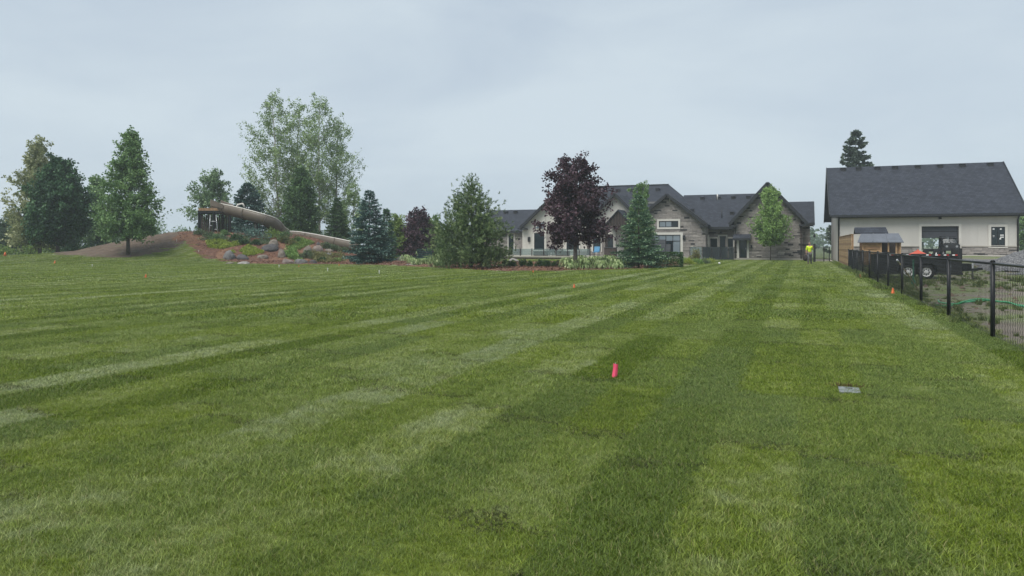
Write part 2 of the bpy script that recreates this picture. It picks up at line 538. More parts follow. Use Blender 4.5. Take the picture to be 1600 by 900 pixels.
    M['l_cover'] = L("ground_cover_leaf", (0.143, 0.195, 0.033), (0.284, 0.351, 0.060), (0.473, 0.524, 0.118))
    M['l_ochre'] = L("ochre_shrub_leaf", (0.091, 0.111, 0.039), (0.194, 0.202, 0.075), (0.338, 0.304, 0.135))
    M['l_far'] = L("far_leaf", (0.046, 0.078, 0.046), (0.090, 0.143, 0.075), (0.169, 0.237, 0.127))


build_materials()

# ------------------------------------------------------------------ object helpers
ROOT = {}          # object name -> world origin of its thing


def setp(o, label=None, cat=None, group=None, kind=None):
    if label:
        o['label'] = label
    if cat:
        o['category'] = cat
    if group:
        o['group'] = group
    if kind:
        o['kind'] = kind
    return o


def thing(name, label, cat, loc=(0, 0, 0), group=None):
    o = bpy.data.objects.new(name, None)
    o.empty_display_size = 0.3
    COL.objects.link(o)
    o.location = loc
    ROOT[o.name] = Vector(loc)
    return setp(o, label, cat, group)


def link(name, me, mat, parent=None, loc=None):
    o = bpy.data.objects.new(name, me)
    COL.objects.link(o)
    if mat is not None and not len(me.materials):
        me.materials.append(mat)
    if parent is not None:
        o.parent = parent
        ROOT[o.name] = ROOT[parent.name]
    else:
        ROOT[o.name] = Vector(loc) if loc is not None else Vector((0, 0, 0))
        o.location = ROOT[o.name]
    return o


def np_mesh(name, V, Q, tone=None, smooth=False, k=4):
    """mesh from arrays: V (n,3), Q (m,k) faces"""
    V = np.asarray(V, np.float32)
    Q = np.asarray(Q, np.int32)
    me = bpy.data.meshes.new(name)
    me.vertices.add(len(V))
    me.vertices.foreach_set("co", V.ravel())
    me.loops.add(Q.size)
    me.loops.foreach_set("vertex_index", Q.ravel())
    me.polygons.add(len(Q))
    me.polygons.foreach_set("loop_start", np.arange(0, Q.size, k, dtype=np.int32))
    me.polygons.foreach_set("loop_total", np.full(len(Q), k, np.int32))
    if smooth:
        me.polygons.foreach_set("use_smooth", np.ones(len(Q), bool))
    if tone is not None:
        a = me.attributes.new("tone", 'FLOAT', 'FACE')
        a.data.foreach_set("value", np.asarray(tone, np.float32))
    me.update(calc_edges=True)
    me.validate()
    return me


class MB:
    """collects shapes given in world metres; build() links them as ONE mesh object"""

    def __init__(self):
        self.v, self.f, self.t, self.sm = [], [], [], []

    def add(self, verts, faces, tone=0.5, smooth=False):
        o = len(self.v)
        self.v.extend(tuple(p) for p in verts)
        for f in faces:
            self.f.append(tuple(i + o for i in f))
            self.t.append(tone)
            self.sm.append(smooth)
        return self

    def box(self, x0, x1, y0, y1, z0, z1, tone=0.5):
        v = [(x0, y0, z0), (x1, y0, z0), (x1, y1, z0), (x0, y1, z0), (x0, y0, z1), (x1, y0, z1), (x1, y1, z1), (x0, y1, z1)]
        return self.add(v, [(0, 3, 2, 1), (4, 5, 6, 7), (0, 1, 5, 4), (1, 2, 6, 5), (2, 3, 7, 6), (3, 0, 4, 7)], tone)

    def obox(self, c, size, mat=None, tone=0.5):
        a, b, d = (s / 2 for s in size)
        v = [Vector((x, y, z)) for z in (-d, d) for x, y in ((-a, -b), (a, -b), (a, b), (-a, b))]
        if mat is not None:
            v = [mat @ p for p in v]
        v = [p + Vector(c) for p in v]
        return self.add(v, [(0, 3, 2, 1), (4, 5, 6, 7), (0, 1, 5, 4), (1, 2, 6, 5), (2, 3, 7, 6), (3, 0, 4, 7)], tone)

    def beam(self, p, q, w, h=None, tone=0.5):
        """a straight bar of section w x h from p to q"""
        p, q = Vector(p), Vector(q)
        h = h or w
        d = (q - p).normalized()
        up = Vector((0, 0, 1)) if abs(d.z) < 0.95 else Vector((0, 1, 0))
        s = d.cross(up).normalized()
        u = s.cross(d)
        v = [e + s * a * w / 2 + u * b * h / 2 for e in (p, q) for a, b in ((-1, -1), (1, -1), (1, 1), (-1, 1))]
        return self.add(v, [(0, 1, 2, 3), (7, 6, 5, 4), (0, 4, 5, 1), (1, 5, 6, 2), (2, 6, 7, 3), (3, 7, 4, 0)], tone)

    def tube(self, pts, r, n=6, cap=True, tone=0.5):
        pts = [Vector(p) for p in pts]
        rs = r if isinstance(r, (list, tuple, np.ndarray)) else [r] * len(pts)
        v, f = [], []
        ref = None
        for i, p in enumerate(pts):
            d = (pts[min(i + 1, len(pts) - 1)] - pts[max(i - 1, 0)])
            d = d.normalized() if d.length > 1e-9 else Vector((0, 0, 1))
            if ref is None:
                ref = Vector((1, 0, 0)) if abs(d.x) < 0.9 else Vector((0, 1, 0))
            s = (ref - d * ref.dot(d))
            s = s.normalized() if s.length > 1e-6 else d.orthogonal().normalized()
            ref = s
            u = d.cross(s)
            for k in range(n):
                a = 2 * math.pi * k / n
                v.append(p + (s * math.cos(a) + u * math.sin(a)) * rs[i])
        for i in range(len(pts) - 1):
            for k in range(n):
                f.append((i * n + k, i * n + (k + 1) % n, (i + 1) * n + (k + 1) % n, (i + 1) * n + k))
        self.add(v, f, tone, True)
        if cap:
            o = len(self.v) - len(v)
            self.f.append(tuple(o + k for k in reversed(range(n))))
            self.f.append(tuple(o + (len(pts) - 1) * n + k for k in range(n)))
            self.t += [tone, tone]
            self.sm += [False, False]
        return self

    def prism(self, poly, y0, y1, tone=0.5):
        """polygon in (x, z), counter-clockwise seen from -Y, from y0 to y1"""
        n = len(poly)
        v = [(x, y0, z) for x, z in poly] + [(x, y1, z) for x, z in poly]
        f = [tuple(range(n)), tuple(reversed(range(n, 2 * n)))]
        f += [(i, i + n, (i + 1) % n + n, (i + 1) % n) for i in range(n)]
        return self.add(v, f, tone)

    def slab(self, pts, th):
        """a flat polygon in space given thickness downwards"""
        n = len(pts)
        v = [tuple(p) for p in pts] + [(p[0], p[1], p[2] - th) for p in pts]
        f = [tuple(range(n)), tuple(reversed(range(n, 2 * n)))]
        f += [(i, i + n, (i + 1) % n + n, (i + 1) % n) for i in range(n)]
        return self.add(v, f)

    def mesh(self, name, off=Vector((0, 0, 0))):
        me = bpy.data.meshes.new(name)
        me.from_pydata([(a - off[0], b - off[1], c - off[2]) for a, b, c in self.v], [], self.f)
        a = me.attributes.new("tone", 'FLOAT', 'FACE')
        a.data.foreach_set("value", np.asarray(self.t, np.float32))
        me.polygons.foreach_set("use_smooth", np.asarray(self.sm, bool))
        me.update()
        return me

    def build(self, name, mat, parent=None, loc=None):
        off = ROOT[parent.name] if parent is not None else Vector(loc if loc is not None else (0, 0, 0))
        return link(name, self.mesh(name, off), mat, parent, loc)


def copy_tree(o, parent=None):
    c = o.copy()
    COL.objects.link(c)
    ROOT[c.name] = ROOT[o.name]
    if parent is not None:
        c.parent = parent
    for ch in list(o.children):
        copy_tree(ch, c)
    return c


def place(proto, used, loc, rz=0.0, sc=1.0, label=None):
    """the prototype itself the first time, copies after that"""
    o = proto if not used else copy_tree(proto)
    used.append(1)
    o.location = loc
    o.rotation_euler = (0, 0, rz)
    o.scale = (sc, sc, sc) if isinstance(sc, (int, float)) else sc
    if label:
        o['label'] = label
    return o

# ------------------------------------------------------------------ ground
FENCE_X = 2.92


def px_poly(pts):
    return [tuple(gnd(*p)[:2]) for p in pts]


def dpt(px, d):
    p = at_d(px, HY, d)
    return (p.x, p.y)


MULCH = px_poly([(279, 373), (290, 379), (303, 390), (320, 400), (345, 409), (395, 412.5), (470, 413.5), (545, 413.5), (600, 415), (640, 417), (700, 420), (780, 424), (880, 424), (950, 422), (1012, 420), (1060, 416.5), (1096, 412.0)])
MULCH += [dpt(1112, 66), dpt(900, 68), dpt(760, 66), dpt(620, 66), dpt(560, 78), dpt(480, 84), dpt(380, 86), dpt(300, 86), dpt(265, 80)]
SOIL = px_poly([(36, 397.2), (90, 398.6), (135, 400), (165, 402.5), (205, 403), (232, 399), (258, 393), (276, 385), (287, 378)])
SOIL += [dpt(276, 74), dpt(262, 80), dpt(262, 88), dpt(150, 84), dpt(120, 78), dpt(40, 78)]


def inside(poly, x, y):
    x = np.asarray(x)
    y = np.asarray(y)
    r = np.zeros(x.shape, bool)
    n = len(poly)
    for i in range(n):
        x1, y1 = poly[i]
        x2, y2 = poly[(i + 1) % n]
        c = ((y1 > y) != (y2 > y)) & (x < (x2 - x1) * (y - y1) / (y2 - y1 + 1e-12) + x1)
        r ^= c
    return r


def value_noise(x, y, sc, seed=0):
    rng = np.random.default_rng(seed)
    G = rng.random((256, 256))
    u, v = x / sc, y / sc
    i, j = np.floor(u).astype(int), np.floor(v).astype(int)
    fu, fv = u - i, v - j
    fu, fv = fu * fu * (3 - 2 * fu), fv * fv * (3 - 2 * fv)
    g = lambda a, b: G[a % 256, b % 256]
    return (g(i, j) * (1 - fu) + g(i + 1, j) * fu) * (1 - fv) + (g(i, j + 1) * (1 - fu) + g(i + 1, j + 1) * fu) * fv


def sheet(xs, ys, zfun):
    X, Y = np.meshgrid(xs, ys)
    Z = zfun(X, Y)
    n, m = len(xs), len(ys)
    idx = np.arange(n * m).reshape(m, n)
    q = np.stack([idx[:-1, :-1], idx[:-1, 1:], idx[1:, 1:], idx[1:, :-1]], -1).reshape(-1, 4)
    V = np.stack([X, Y, Z], -1).reshape(-1, 3)
    return V, q


def sub_sheet(name, V, q, mask, mat, kind='structure'):
    q = q[mask]
    used, inv = np.unique(q, return_inverse=True)
    me = np_mesh(name, V[used], inv.reshape(-1, 4), smooth=True)
    return setp(link(name, me, mat), kind=kind)


LAWN_X0, LAWN_Y0, GY1 = -80.0, -8.0, 96.0
xs = np.arange(LAWN_X0, FENCE_X + 0.001, (FENCE_X - LAWN_X0) / 300)
ys = np.arange(LAWN_Y0, GY1 + 0.001, 0.26)
V, q = sheet(xs, ys, terrain)
cx = V[q, 0].mean(1)
cy = V[q, 1].mean(1)
wob = (value_noise(cx, cy, 0.9, 3) - 0.5) * 0.9
is_mulch = inside(MULCH, cx + wob, cy + wob * 0.7)
is_soil = inside(SOIL, cx + wob, cy - wob) & ~is_mulch
# roughen loose surfaces a little
vm = inside(MULCH, V[:, 0], V[:, 1]) | inside(SOIL, V[:, 0], V[:, 1])
V[:, 2] += np.where(vm, (value_noise(V[:, 0], V[:, 1], 0.7, 9) - 0.5) * 0.16 + (value_noise(V[:, 0], V[:, 1], 2.3, 5) - 0.5) * 0.14, 0)
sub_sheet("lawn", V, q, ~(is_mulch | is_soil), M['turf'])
sub_sheet("mulch_bed", V, q, is_mulch, M['mulch'])
sub_sheet("soil_mound", V, q, is_soil, M['soil'])
xs = np.arange(FENCE_X, 34.0, 0.35)
xs[-1] = 34.0
ys2 = np.arange(LAWN_Y0, GY1 + 0.001, 0.35)
ys2[-1] = ys[-1]


def yard_z(x, y):
    e = sm(x, FENCE_X, FENCE_X + 1.5) * (1 - sm(x, 30, 33)) * (1 - sm(y, 66, 68))
    return terrain(x, y) * (1 - sm(x, 27, 33)) * (1 - sm(y, 89, 94)) + e * ((value_noise(x, y, 1.1, 4) - 0.5) * 0.12 + (value_noise(x, y, 4.0, 8) - 0.5) * 0.16)


def YZ(x, y):
    return float(yard_z(np.array([x]), np.array([y]))[0])


V2, q2 = sheet(xs, ys2, yard_z)
sub_sheet("yard", V2, q2, np.ones(len(q2), bool), M['dirt'])
# the land all round, out to the horizon
B = 2600.0
fx0, fx1, fy0, fy1 = LAWN_X0, 34.0, LAWN_Y0, float(ys[-1])
fv = [(-B, -B, 0), (B, -B, 0), (B, B, 0), (-B, B, 0), (fx0, fy0, 0), (fx1, fy0, 0), (fx1, fy1, 0), (fx0, fy1, 0)]
mb = MB().add(fv, [(0, 1, 5, 4), (1, 2, 6, 5), (2, 3, 7, 6), (3, 0, 4, 7)])
setp(mb.build("field", M['field']), kind='structure')


# ------------------------------------------------------------------ instanced grass
def blade_patch(rng, n, rad, hmin, hmax, wid, lean, segs=2):
    """a round tuft patch of bent blades"""
    a = rng.random(n) * 2 * np.pi
    r = rad * np.sqrt(rng.random(n))
    bx, by = r * np.cos(a), r * np.sin(a)
    h = hmin + (hmax - hmin) * rng.random(n) ** 1.3
    la = rng.random(n) * 2 * np.pi
    le = h * lean * (0.25 + 1.1 * rng.random(n))
    dx, dy = np.cos(la), np.sin(la)
    fa = la + rng.normal(0, 0.6, n) + np.pi / 2
    wx, wy = np.cos(fa), np.sin(fa)
    rows = []
    for t, ww in ((0.0, 1.0), (0.5, 0.85), (1.0, 0.12)):
        px = bx + dx * le * t ** 1.8
        py = by + dy * le * t ** 1.8
        pz = h * t * (1 - 0.25 * t * lean) - 0.006 * (1 - t)
        hw = wid * ww * (0.7 + 0.6 * rng.random(n)) / 2
        rows.append(np.stack([px - wx * hw, py - wy * hw, pz], -1))
        rows.append(np.stack([px + wx * hw, py + wy * hw, pz], -1))
    Vp = np.stack(rows, 1).reshape(-1, 3)
    b = np.arange(n)[:, None] * 6
    Q = np.concatenate([b + np.array([[0, 1, 3, 2]]), b + np.array([[2, 3, 5, 4]])], 0)
    tone = rng.random(n)
    return Vp, Q, np.concatenate([tone, tone])


def scatter(name, P, rot, scl, idx, protos, kind='stuff', label=None):
    me = bpy.data.meshes.new(name)
    me.vertices.add(len(P))
    me.vertices.foreach_set("co", np.asarray(P, np.float32).ravel())
    for nm, arr, ty in (("rz", rot, 'FLOAT'), ("scl", scl, 'FLOAT'), ("pick", idx, 'INT')):
        a = me.attributes.new(nm, ty, 'POINT')
        a.data.foreach_set("value", np.asarray(arr, np.float32 if ty == 'FLOAT' else np.int32))
    o = bpy.data.objects.new(name, me)
    COL.objects.link(o)
    ROOT[o.name] = Vector((0, 0, 0))
    col = bpy.data.collections.new(name + "_kinds")
    for p in protos:
        col.objects.link(p)
    g = bpy.data.node_groups.new(name, 'GeometryNodeTree')
    g.interface.new_socket("Geometry", in_out='INPUT', socket_type='NodeSocketGeometry')
    g.interface.new_socket("Geometry", in_out='OUTPUT', socket_type='NodeSocketGeometry')
    N = g.nodes.new
    gi, go = N('NodeGroupInput'), N('NodeGroupOutput')
    iop, ci = N('GeometryNodeInstanceOnPoints'), N('GeometryNodeCollectionInfo')
    ci.inputs[0].default_value = col
    ci.inputs[1].default_value = True
    ci.inputs[2].default_value = True
    iop.inputs['Pick Instance'].default_value = True

    def named(n, ty):
        a = N('GeometryNodeInputNamedAttribute')
        a.data_type = ty
        a.inputs[0].default_value = n
        return a.outputs[0]
    cb = N('ShaderNodeCombineXYZ')
    er = N('FunctionNodeEulerToRotation')
    ln = g.links.new
    ln(gi.outputs[0], iop.inputs['Points'])
    ln(ci.outputs[0], iop.inputs['Instance'])
    ln(named("pick", 'INT'), iop.inputs['Instance Index'])
    ln(named("rz", 'FLOAT'), cb.inputs[2])
    ln(cb.outputs[0], er.inputs[0])
    ln(er.outputs[0], iop.inputs['Rotation'])
    ln(named("scl", 'FLOAT'), iop.inputs['Scale'])
    ln(iop.outputs[0], go.inputs[0])
    md = o.modifiers.new("scatter", 'NODES')
    md.node_group = g
    return setp(o, label=label, kind=kind)


def proto_obj(name, V, Q, tone, mat):
    me = np_mesh(name, V, Q, tone)
    me.materials.append(mat)
    return bpy.data.objects.new(name, me)       # never linked to the scene itself


def view_mask(x, y, d0, d1, margin):
    r = x * ct + y * st
    d = -x * st + y * ct
    return (d >= d0) & (d < d1) & (np.abs(r) < d * 0.71 + margin)


def jgrid(x0, x1, y0, y1, step, rng):
    X, Y = np.meshgrid(np.arange(x0, x1, step), np.arange(y0, y1, step))
    X = X.ravel() + rng.uniform(-0.5, 0.5, X.size) * step
    Y = Y.ravel() + rng.uniform(-0.5, 0.5, Y.size) * step
    return X, Y


rng = np.random.default_rng(11)
protos, P, R_, S_, I_ = [], [], [], [], []
ZONES = (
    # d0, d1, step, disc radius, blades, hmin, hmax, width, lean
    (1.2, 7.5, 0.20, 0.21, 1300, 0.010, 0.044, 0.0027, 1.0),
    (7.5, 15.0, 0.30, 0.32, 1400, 0.012, 0.046, 0.0042, 1.0),
    (15.0, 29.0, 0.55, 0.60, 1000, 0.022, 0.058, 0.011, 0.9),
    (29.0, 77.0, 1.05, 1.15, 1100, 0.022, 0.055, 0.024, 0.9),
)
for z_i, (d0, d1, step, rad, n, h0, h1, wd, ln_) in enumerate(ZONES):
    base = len(protos)
    for k in range(4):
        protos.append(proto_obj("%02d_turf_tuft" % len(protos), *blade_patch(rng, n, rad, h0, h1, wd, ln_), M['blade']))
    ext = d1 * 1.25 + 3
    X, Y = jgrid(-ext, FENCE_X - 0.06, -2, min(ext + 2, 80), step, rng)
    m = view_mask(X, Y, d0, d1, 2.5)
    X, Y = X[m], Y[m]
    if d1 > 40:
        k = ~(inside(MULCH, X, Y) | inside(SOIL, X, Y)) & ~((Y > 77.3) & (X > -8)) & (Y < 79)
        X, Y = X[k], Y[k]
    P.append(np.stack([X, Y, terrain(X, Y)], -1))
    R_.append(rng.random(len(X)) * 6.283)
    # taller and shorter drifts
    S_.append((0.72 + 0.62 * value_noise(X, Y, 0.8, 21)) * rng.uniform(0.9, 1.12, len(X)))
    I_.append(base + rng.integers(0, 4, len(X)))
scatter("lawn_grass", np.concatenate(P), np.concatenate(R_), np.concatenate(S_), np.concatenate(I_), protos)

# longer weeds along the fence and over the yard
protos = []
for k in range(4):
    Vp, Q, tn = blade_patch(rng, 110, 0.20, 0.10, 0.42, 0.016, 0.55)
    protos.append(proto_obj("%02d_weed_tuft" % k, Vp, Q, tn, M['weed']))
for k in range(2):
    Vp, Q, tn = blade_patch(rng, 60, 0.16, 0.02, 0.10, 0.022, 1.2)
    protos.append(proto_obj("%02d_weed_tuft" % (4 + k), Vp, Q, tn, M['weed']))
n = 330
wy = rng.uniform(8.5, 52, n)
wx = FENCE_X + rng.normal(0.12, 0.26, n)
dn = value_noise(wx * 0, wy, 2.0, 31)
keep = (dn > 0.30) & ((wy > 24) | (rng.random(n) < 0.55))
wx, wy = wx[keep], wy[keep]
ws = rng.uniform(0.3, 0.8, len(wx)) * np.where(wy > 24, 1.0, 0.62)
wi = rng.integers(0, 4, len(wx))
n = 9000
ax = rng.uniform(FENCE_X + 0.2, 24, n)
ay = rng.uniform(8, 60, n)
dn = value_noise(ax, ay, 2.6, 41) * 0.65 + value_noise(ax, ay, 0.8, 42) * 0.35
near_trailer = np.exp(-((ay - 35) / 3.5) ** 2) * 0.14
keep = dn + near_trailer - 0.10 * (ax > 9) > 0.44
ax, ay = ax[keep], ay[keep]
asz = rng.uniform(0.3, 0.8, len(ax)) * (0.6 + 0.9 * np.exp(-((ay - 34.5) / 3.0) ** 2))
ai = np.where(rng.random(len(ax)) < 0.3, rng.integers(0, 4, len(ax)), rng.integers(4, 6, len(ax)))
X, Y = np.concatenate([wx, ax]), np.concatenate([wy, ay])
scatter("weeds", np.stack([X, Y, yard_z(np.maximum(X, FENCE_X), Y)], -1), rng.random(len(X)) * 6.283, np.concatenate([ws, asz]), np.concatenate([wi, ai]), protos)


# ------------------------------------------------------------------ foliage
def leaf_quads(P, D, L, W, rng):
    """diamond leaves: base points P, unit directions D, lengths L, widths W"""
    n = len(P)
    rnd = rng.normal(size=(n, 3))
    S = np.cross(D, rnd)
    S /= np.linalg.norm(S, axis=1, keepdims=True) + 1e-9
    L = np.asarray(L).reshape(-1, 1)
    W = np.asarray(W).reshape(-1, 1)
    mid = P + D * L * 0.45
    V = np.stack([P, mid + S * W / 2, P + D * L, mid - S * W / 2], 1).reshape(-1, 3)
    return V


DENS = 2.3


def unit(a):
    return a / (np.linalg.norm(a, axis=1, keepdims=True) + 1e-9)


def quads_mesh(name, Vs, tones):
    V = np.concatenate(Vs)
    t = np.clip(np.concatenate(tones), 0, 1)
    Q = np.arange(len(V)).reshape(-1, 4)
    return np_mesh(name, V, Q, t)


def broadleaf(name, label, cat, base, H, cb, prof, nl, per, leaf, sig, mat, bark, tr, group=None, seed=1, rise=0.35, droop=0.35, lean=(0, 0), fill=0.25, jit=0.2, vis_trunk=True, fork=None):
    """trunk with limbs reaching out to the profile [(share of height, radius)], leaves in clumps along each limb"""
    rng = np.random.default_rng(seed)
    b = np.array(base, float)
    t = thing(name, label, cat, base, group)
    mb = MB()
    ts = np.linspace(0, 1, 9)
    wob = rng.normal(0, 0.012 * H, (9, 2)).cumsum(0) * 0.35
    tp = np.stack([wob[:, 0] * ts + lean[0] * ts, wob[:, 1] * ts + lean[1] * ts, ts * H * 0.95], -1)
    mb.tube([b + p - (np.array([0, 0, 0.15]) if i == 0 else 0) for i, p in enumerate(tp)], [tr * (1.25 if i == 0 else 1) * (1 - 0.88 * s) for i, s in enumerate(ts)], 7)
    ph = [p[0] for p in prof]
    pr = [p[1] for p in prof]
    Vs, tn = [], []
    for i in range(nl):
        he = cb + (1 - cb) * ((i + 0.5) / nl)
        R = np.interp(he, ph, pr) * rng.uniform(1 - 1.6 * jit, 1 + jit)
        hs = max(cb * 0.82, he - rise * R / H * rng.uniform(0.8, 1.5) - 0.02)
        phi = i * 2.39996 + rng.normal(0, 0.25)
        s0 = np.array([np.interp(hs, ts, tp[:, 0]), np.interp(hs, ts, tp[:, 1]), hs * H])
        s1 = np.array([np.interp(he, ts, tp[:, 0]) + R * math.cos(phi), np.interp(he, ts, tp[:, 1]) + R * math.sin(phi), he * H])
        k = np.linspace(0, 1, 5)[:, None]
        pts = s0 + (s1 - s0) * k
        pts[:, 2] += np.sin(k[:, 0] * np.pi) * 0.06 * R - 0
        pts[1:4] += rng.normal(0, 0.05 * R, (3, 3))
        lr = max(0.008, tr * 0.34 * (1 - 0.8 * he))
        mb.tube([b + p for p in pts], [lr * (1 - 0.8 * u) for u in np.linspace(0, 1, 5)], 4, False)
        ctone = rng.normal(0.5, 0.14)
        m = max(4, int(DENS * per * (0.35 + 0.65 * R / max(pr))))
        u = fill + (1.04 - fill) * rng.random(m) ** 0.7
        seg = np.clip(u * 4, 0, 3.999)
        j = seg.astype(int)
        fpos = pts[j] + (pts[j + 1] - pts[j]) * (seg - j)[:, None]
        # side twigs: points gather in small sprays
        nt_ = max(2, m // 22)
        tw = rng.normal(0, 1, (nt_, 3)) * sig * (0.5 + 0.8 * rng.random((nt_, 1)))
        wi = rng.integers(0, nt_, m)
        order = np.sort(rng.random(nt_))
        Pp = fpos * 0.35 + 0.65 * (pts[0] + (s1 - pts[0]) * (fill + (1.0 - fill) * order[wi])[:, None]) + tw[wi] + rng.normal(0, sig * 0.33, (m, 3))
        D = unit(rng.normal(0, 1, (m, 3)) + np.array([math.cos(phi), math.sin(phi), 0]) * 0.5 - np.array([0, 0, droop]))
        l = leaf * 0.98 * rng.uniform(0.65, 1.35, m)
        Vs.append(leaf_quads(b + Pp, D, l, l * rng.uniform(0.55, 0.85, m), rng))
        tn.append(rng.normal(ctone, 0.17, m))
    # leader
    m = per
    Pp = np.array([tp[-1, 0], tp[-1, 1], 0]) + np.stack([rng.normal(0, sig * 0.45, m), rng.normal(0, sig * 0.45, m), H * rng.uniform(0.88, 1.0, m)], -1)
    Vs.append(leaf_quads(b + Pp, unit(rng.normal(0, 1, (m, 3)) + np.array([0, 0, 0.3])), leaf * rng.uniform(0.6, 1.2, m), leaf * rng.uniform(0.35, 0.6, m), rng))
    tn.append(rng.normal(0.55, 0.17, m))
    off = np.array(base)
    me = quads_mesh("crown", [v - off for v in Vs], tn)
    mb.build("trunk", bark, t)
    link("crown", me, mat, t)
    return t


def conifer(name, label, cat, base, H, R, mat, bark, group=None, seed=1, whorls=None, per=9, droop=0.18, tip=0.25, skirt=0.03, shape=0.85, dens=1.0, nl=0.17, nw=0.05, gap=0.0, tiptone=0.95, stretch=1.0):
    """whorled branches carrying side twigs, needles as small blades, pale new growth at the tips"""
    rng = np.random.default_rng(seed)
    b = np.array(base, float)
    t = thing(name, label, cat, base, group)
    mb = MB()
    mb.tube([b - np.array([0, 0, 0.15]), b + np.array([0, 0, H * 0.5]), b + np.array([0, 0, H * 0.98])], [0.028 * H * 0.6, 0.017 * H * 0.6, 0.012], 7)
    whorls = whorls or int(H * 4.2)
    Pn, Dn, Ln, Tn = [], [], [], []
    for i in range(whorls):
        f = (i + 0.5) / whorls
        h = skirt + (1 - skirt) * f
        Lb = R * (1 - f) ** shape * (1.0 if f > 0.08 else 0.9) + 0.08
        n = max(4, int(per * (0.55 + 0.45 * (1 - f))))
        for k in range(n):
            if rng.random() < gap:
                continue
            phi = (k + 0.5 * (i % 2)) / n * 2 * np.pi + rng.normal(0, 0.22)
            L = Lb * rng.uniform(0.78, 1.12) * (1 + 0.08 * math.sin(3 * phi + i))
            up = rng.normal(0.10, 0.07) + 0.55 * f ** 2
            hz = h * H + rng.normal(0, 0.25 * H / whorls)
            ns = max(3, int(L / 0.11 * dens))
            u = (np.arange(ns) + rng.random(ns)) / ns
            u = 0.12 + 0.88 * u
            rr = L * u
            zz = hz + L * (up * u - droop * u ** 1.5 + tip * np.clip(u - 0.7, 0, 1) ** 2 * 3)
            c, s = math.cos(phi), math.sin(phi)
            for side in (-1, 1):
                tl = L * 0.34 * (1.05 - u) + 0.10
                npt = 6
                for q_ in range(npt):
                    w_ = (q_ + rng.random(ns)) / npt
                    a = tl * w_
                    x = rr + a * 0.65
                    y = side * a * 0.75
                    z = zz - a * 0.16 + rng.normal(0, 0.025, ns)
                    Pn.append(np.stack([b[0] + x * c - y * s, b[1] + x * s + y * c, b[2] + z], -1))
                    d = np.stack([(0.8 * c - side * 0.6 * s) * np.ones(ns), (0.8 * s + side * 0.6 * c) * np.ones(ns), np.full(ns, -0.12)], -1) + rng.normal(0, 0.42, (ns, 3))
                    Dn.append(d)
                    Ln.append(nl * rng.uniform(0.7, 1.3, ns))
                    edge = np.clip(u * 0.75 + w_ * 0.35, 0, 1.1)
                    Tn.append(rng.normal(0.30, 0.13, ns) + np.where((edge > 0.88) & (rng.random(ns) < 0.6), tiptone - 0.35, 0))
    m = 60
    Pn.append(b + np.stack([rng.normal(0, 0.05, m), rng.normal(0, 0.05, m), H * rng.uniform(0.9, 1.0, m)], -1))
    Dn.append(rng.normal(0, 0.6, (m, 3)) + np.array([0, 0, 0.8]))
    Ln.append(np.full(m, nl))
    Tn.append(rng.normal(0.5, 0.15, m))
    P = np.concatenate(Pn)
    Ls = np.concatenate(Ln)
    V = leaf_quads(P - b, unit(np.concatenate(Dn)), Ls * 1.15, Ls * nw / 0.12, rng)
    me = quads_mesh("crown", [V], [np.concatenate(Tn)])
    mb.build("trunk", bark, t)
    link("crown", me, mat, t)
    return t


